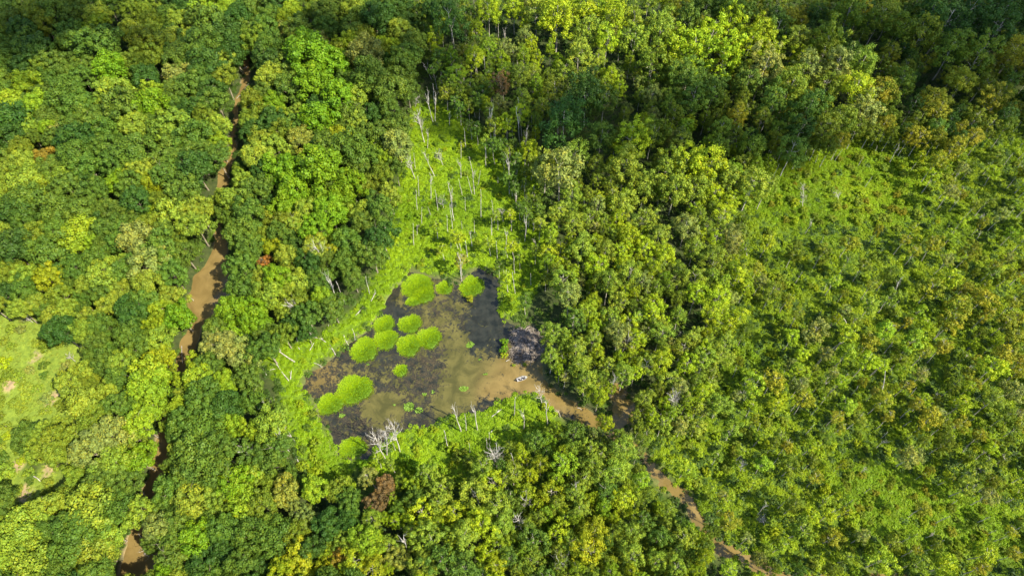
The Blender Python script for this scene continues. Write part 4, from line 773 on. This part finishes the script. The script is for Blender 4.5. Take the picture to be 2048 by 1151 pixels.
for i, (ax_, ay_, bx_, by_, br) in enumerate(Lg):
    a = at(ax_, ay_, .6); b = at(bx_, by_, .9 if br else .6); a.z = max(gz(a.x, a.y), -.5)+.35; b.z = max(gz(b.x, b.y), -.5)+(.9 if br else .4); L = (b-a).length; s = L/14
    q = (b-a).to_track_quat('Z', 'Y')
    if br:
        o = empty('fallen_tree', a); o.rotation_euler = q.to_euler(); tm, bm_, _ = fal[i % 2]; wd = max(.45, s*.8); tr = meshobj('trunk', tm, o); tr.scale = (wd, wd, s); cr = meshobj('bare_crown', bm_, o); cr.scale = (wd*.55, wd*.8, s)
        THINGS.append((o, (ax_+bx_)/2, (ay_+by_)/2, 'pale fallen dead tree', 'fallen tree', 'fallen dead trees and logs'))
    else:
        mb = MB(); r = random.uniform(.09, .17); mb.add(tube([(0, 0, 0), (random.uniform(-.2, .2), .1, L*.5), (0, 0, L)], [r, r*.85, r*.55], 7))
        limb(mb, Vector((0, 0, L*.6)), (.8, .3, .6), min(1.4, L*.3), r*.4, 0)
        o = meshobj('fallen_log', mb.build('fallen_log', [M_DEAD])); o.location = a; o.rotation_euler = q.to_euler()
        THINGS.append((o, (ax_+bx_)/2, (ay_+by_)/2, 'pale bare fallen log', 'log', 'fallen dead trees and logs'))
# ------------------------------------------------------------------ clouds high above the view whose shade lies on the far woodland
M_CLOUD, n_, p_, o_ = mat('cloud'); p_.inputs['Base Color'].default_value = (.9, .9, .92, 1); p_.inputs['Roughness'].default_value = 1
def cloud(pts, alt=900):
    bmx = MB(); import bmesh
    bm = bmesh.new(); bmesh.ops.create_icosphere(bm, subdivisions=2, radius=1); iv = [v.co.copy() for v in bm.verts]; fv = [tuple(v.index for v in f.verts) for f in bm.faces]; bm.free()
    for px, py, r, n in pts:
        g0 = at(px, py, 12)
        for k in range(int(n*.85)):
            a = random.uniform(0, 6.28); f = random.random()**.75; g1 = g0 + Vector((math.cos(a)*f*r, math.sin(a)*f*r, 0)); h = alt+random.uniform(0, 60); p = g1 + sdir*((h-12)/sdir.z); rr = random.uniform(.08, .30)*r*(1.15-f*.75)
            ph = [random.uniform(0, 6) for _ in range(3)]
            bmx.add(([p+v*rr*(1+.18*math.sin(5*v.x+ph[0])+.15*math.sin(6*v.y+ph[1])) for v in iv], [f_+(f_[2],) for f_ in fv]))
    o = meshobj('clouds', bmx.build('clouds', [M_CLOUD])); tag(o, 'broken white cloud shading the far woodland', 'cloud', kind='stuff'); return o
cloud([(40,60,34,40),(180,20,32,40),(300,90,22,22),(640,60,26,36),(740,120,22,28),(880,120,24,30),(960,185,24,30),(860,60,22,24),(1010,235,16,16),(1120,240,26,40),(1210,255,26,44),(1310,235,26,40),(1420,265,24,38),(1510,275,24,36),(1630,300,18,22),
       (1560,60,26,30),(1700,60,34,46),(1850,100,38,56),(1980,130,36,50),(1800,170,24,26),(2000,30,40,50),(1420,20,20,16),(30,190,18,10)])
# ------------------------------------------------------------------ labels: look + nearest landmark + side + rank there
LM = [(1044,757,'the boat'),(1052,690,'the beaver lodge'),(410,580,'the wide muddy creek bend'),(482,185,'the log jam in the creek'),(500,85,'the creek\'s dark far end'),(440,330,'the upper creek straight'),(370,700,'the creek\'s sandy edge'),
      (325,890,'the shaded lower creek'),(275,1120,'the open creek pool'),(835,573,'the northern grass islands'),(728,698,'the western grass islands'),(690,790,'the southwestern grass islands'),(1240,800,'the small muddy backwater'),
      (1345,975,'the muddy channel bend'),(1465,1105,'the channel\'s last bend'),(97,550,'the big yellow western tree'),(92,312,'the orange western tree'),(530,520,'the small rusty tree'),(570,977,'the straw-gold tree'),(320,715,'the yellow creekside tree'),
      (900,320,'the wet meadow'),(960,430,'the snag meadow'),(1720,370,'the eastern clearing'),(120,830,'the western lawn'),(85,965,'the sandy lawn'),(30,690,'the western grassland'),(1120,900,'the scrubby south bank'),
      (770,980,'the brown withering trees'),(700,1120,'the yellow southern trees'),(1190,1080,'the yellow twin crowns'),(1290,580,'the dense eastern stand'),(1700,30,'the shaded far corner'),(1250,60,'the sunlit far ridge'),
      (1600,610,'the mid swamp'),(1850,620,'the outer swamp'),(1600,1000,'the southern swamp'),(1900,950,'the outer southern swamp'),(680,200,'the vivid far stand'),(250,60,'the shaded northwest wood'),(650,330,'the vivid middle stand'),
      (250,400,'the western wood'),(1450,480,'the stand beside the swamp'),(1480,780,'the swamp edge'),(1950,330,'the outer far swamp'),(480,930,'the southern wood'),(980,1090,'the southern dense wood')]
SIDES = ['right of', 'above and right of', 'above', 'above and left of', 'left of', 'below and left of', 'below', 'below and right of']
ORD = ['nearest', 'second', 'third', 'fourth', 'fifth', 'sixth', 'seventh', 'eighth', 'ninth', 'tenth', 'eleventh', 'twelfth', 'thirteenth', 'fourteenth', 'fifteenth', 'sixteenth', 'seventeenth', 'eighteenth', 'nineteenth', 'twentieth', 'outermost', 'farthest']
cells = {}
for th in THINGS:
    o, x, y, lead, cat, grp = th; j = min(range(len(LM)), key=lambda i: (LM[i][0]-x)**2+(LM[i][1]-y)**2); dx, dy = x-LM[j][0], y-LM[j][1]
    s_ = int(round(math.atan2(-dy, dx)/(math.pi/4))) % 8; cells.setdefault((j, s_, cat), []).append((math.hypot(dx, dy), th))
for (j, s_, cat), L in cells.items():
    L.sort(key=lambda e: e[0])
    for r_, (dd, (o, x, y, lead, c_, grp)) in enumerate(L):
        noun = {'tree': 'tree'}.get(cat, cat)
        tag(o, f"{lead}, {ORD[min(r_, 21)]} {SIDES[s_]} {LM[j][2]}", cat, grp)
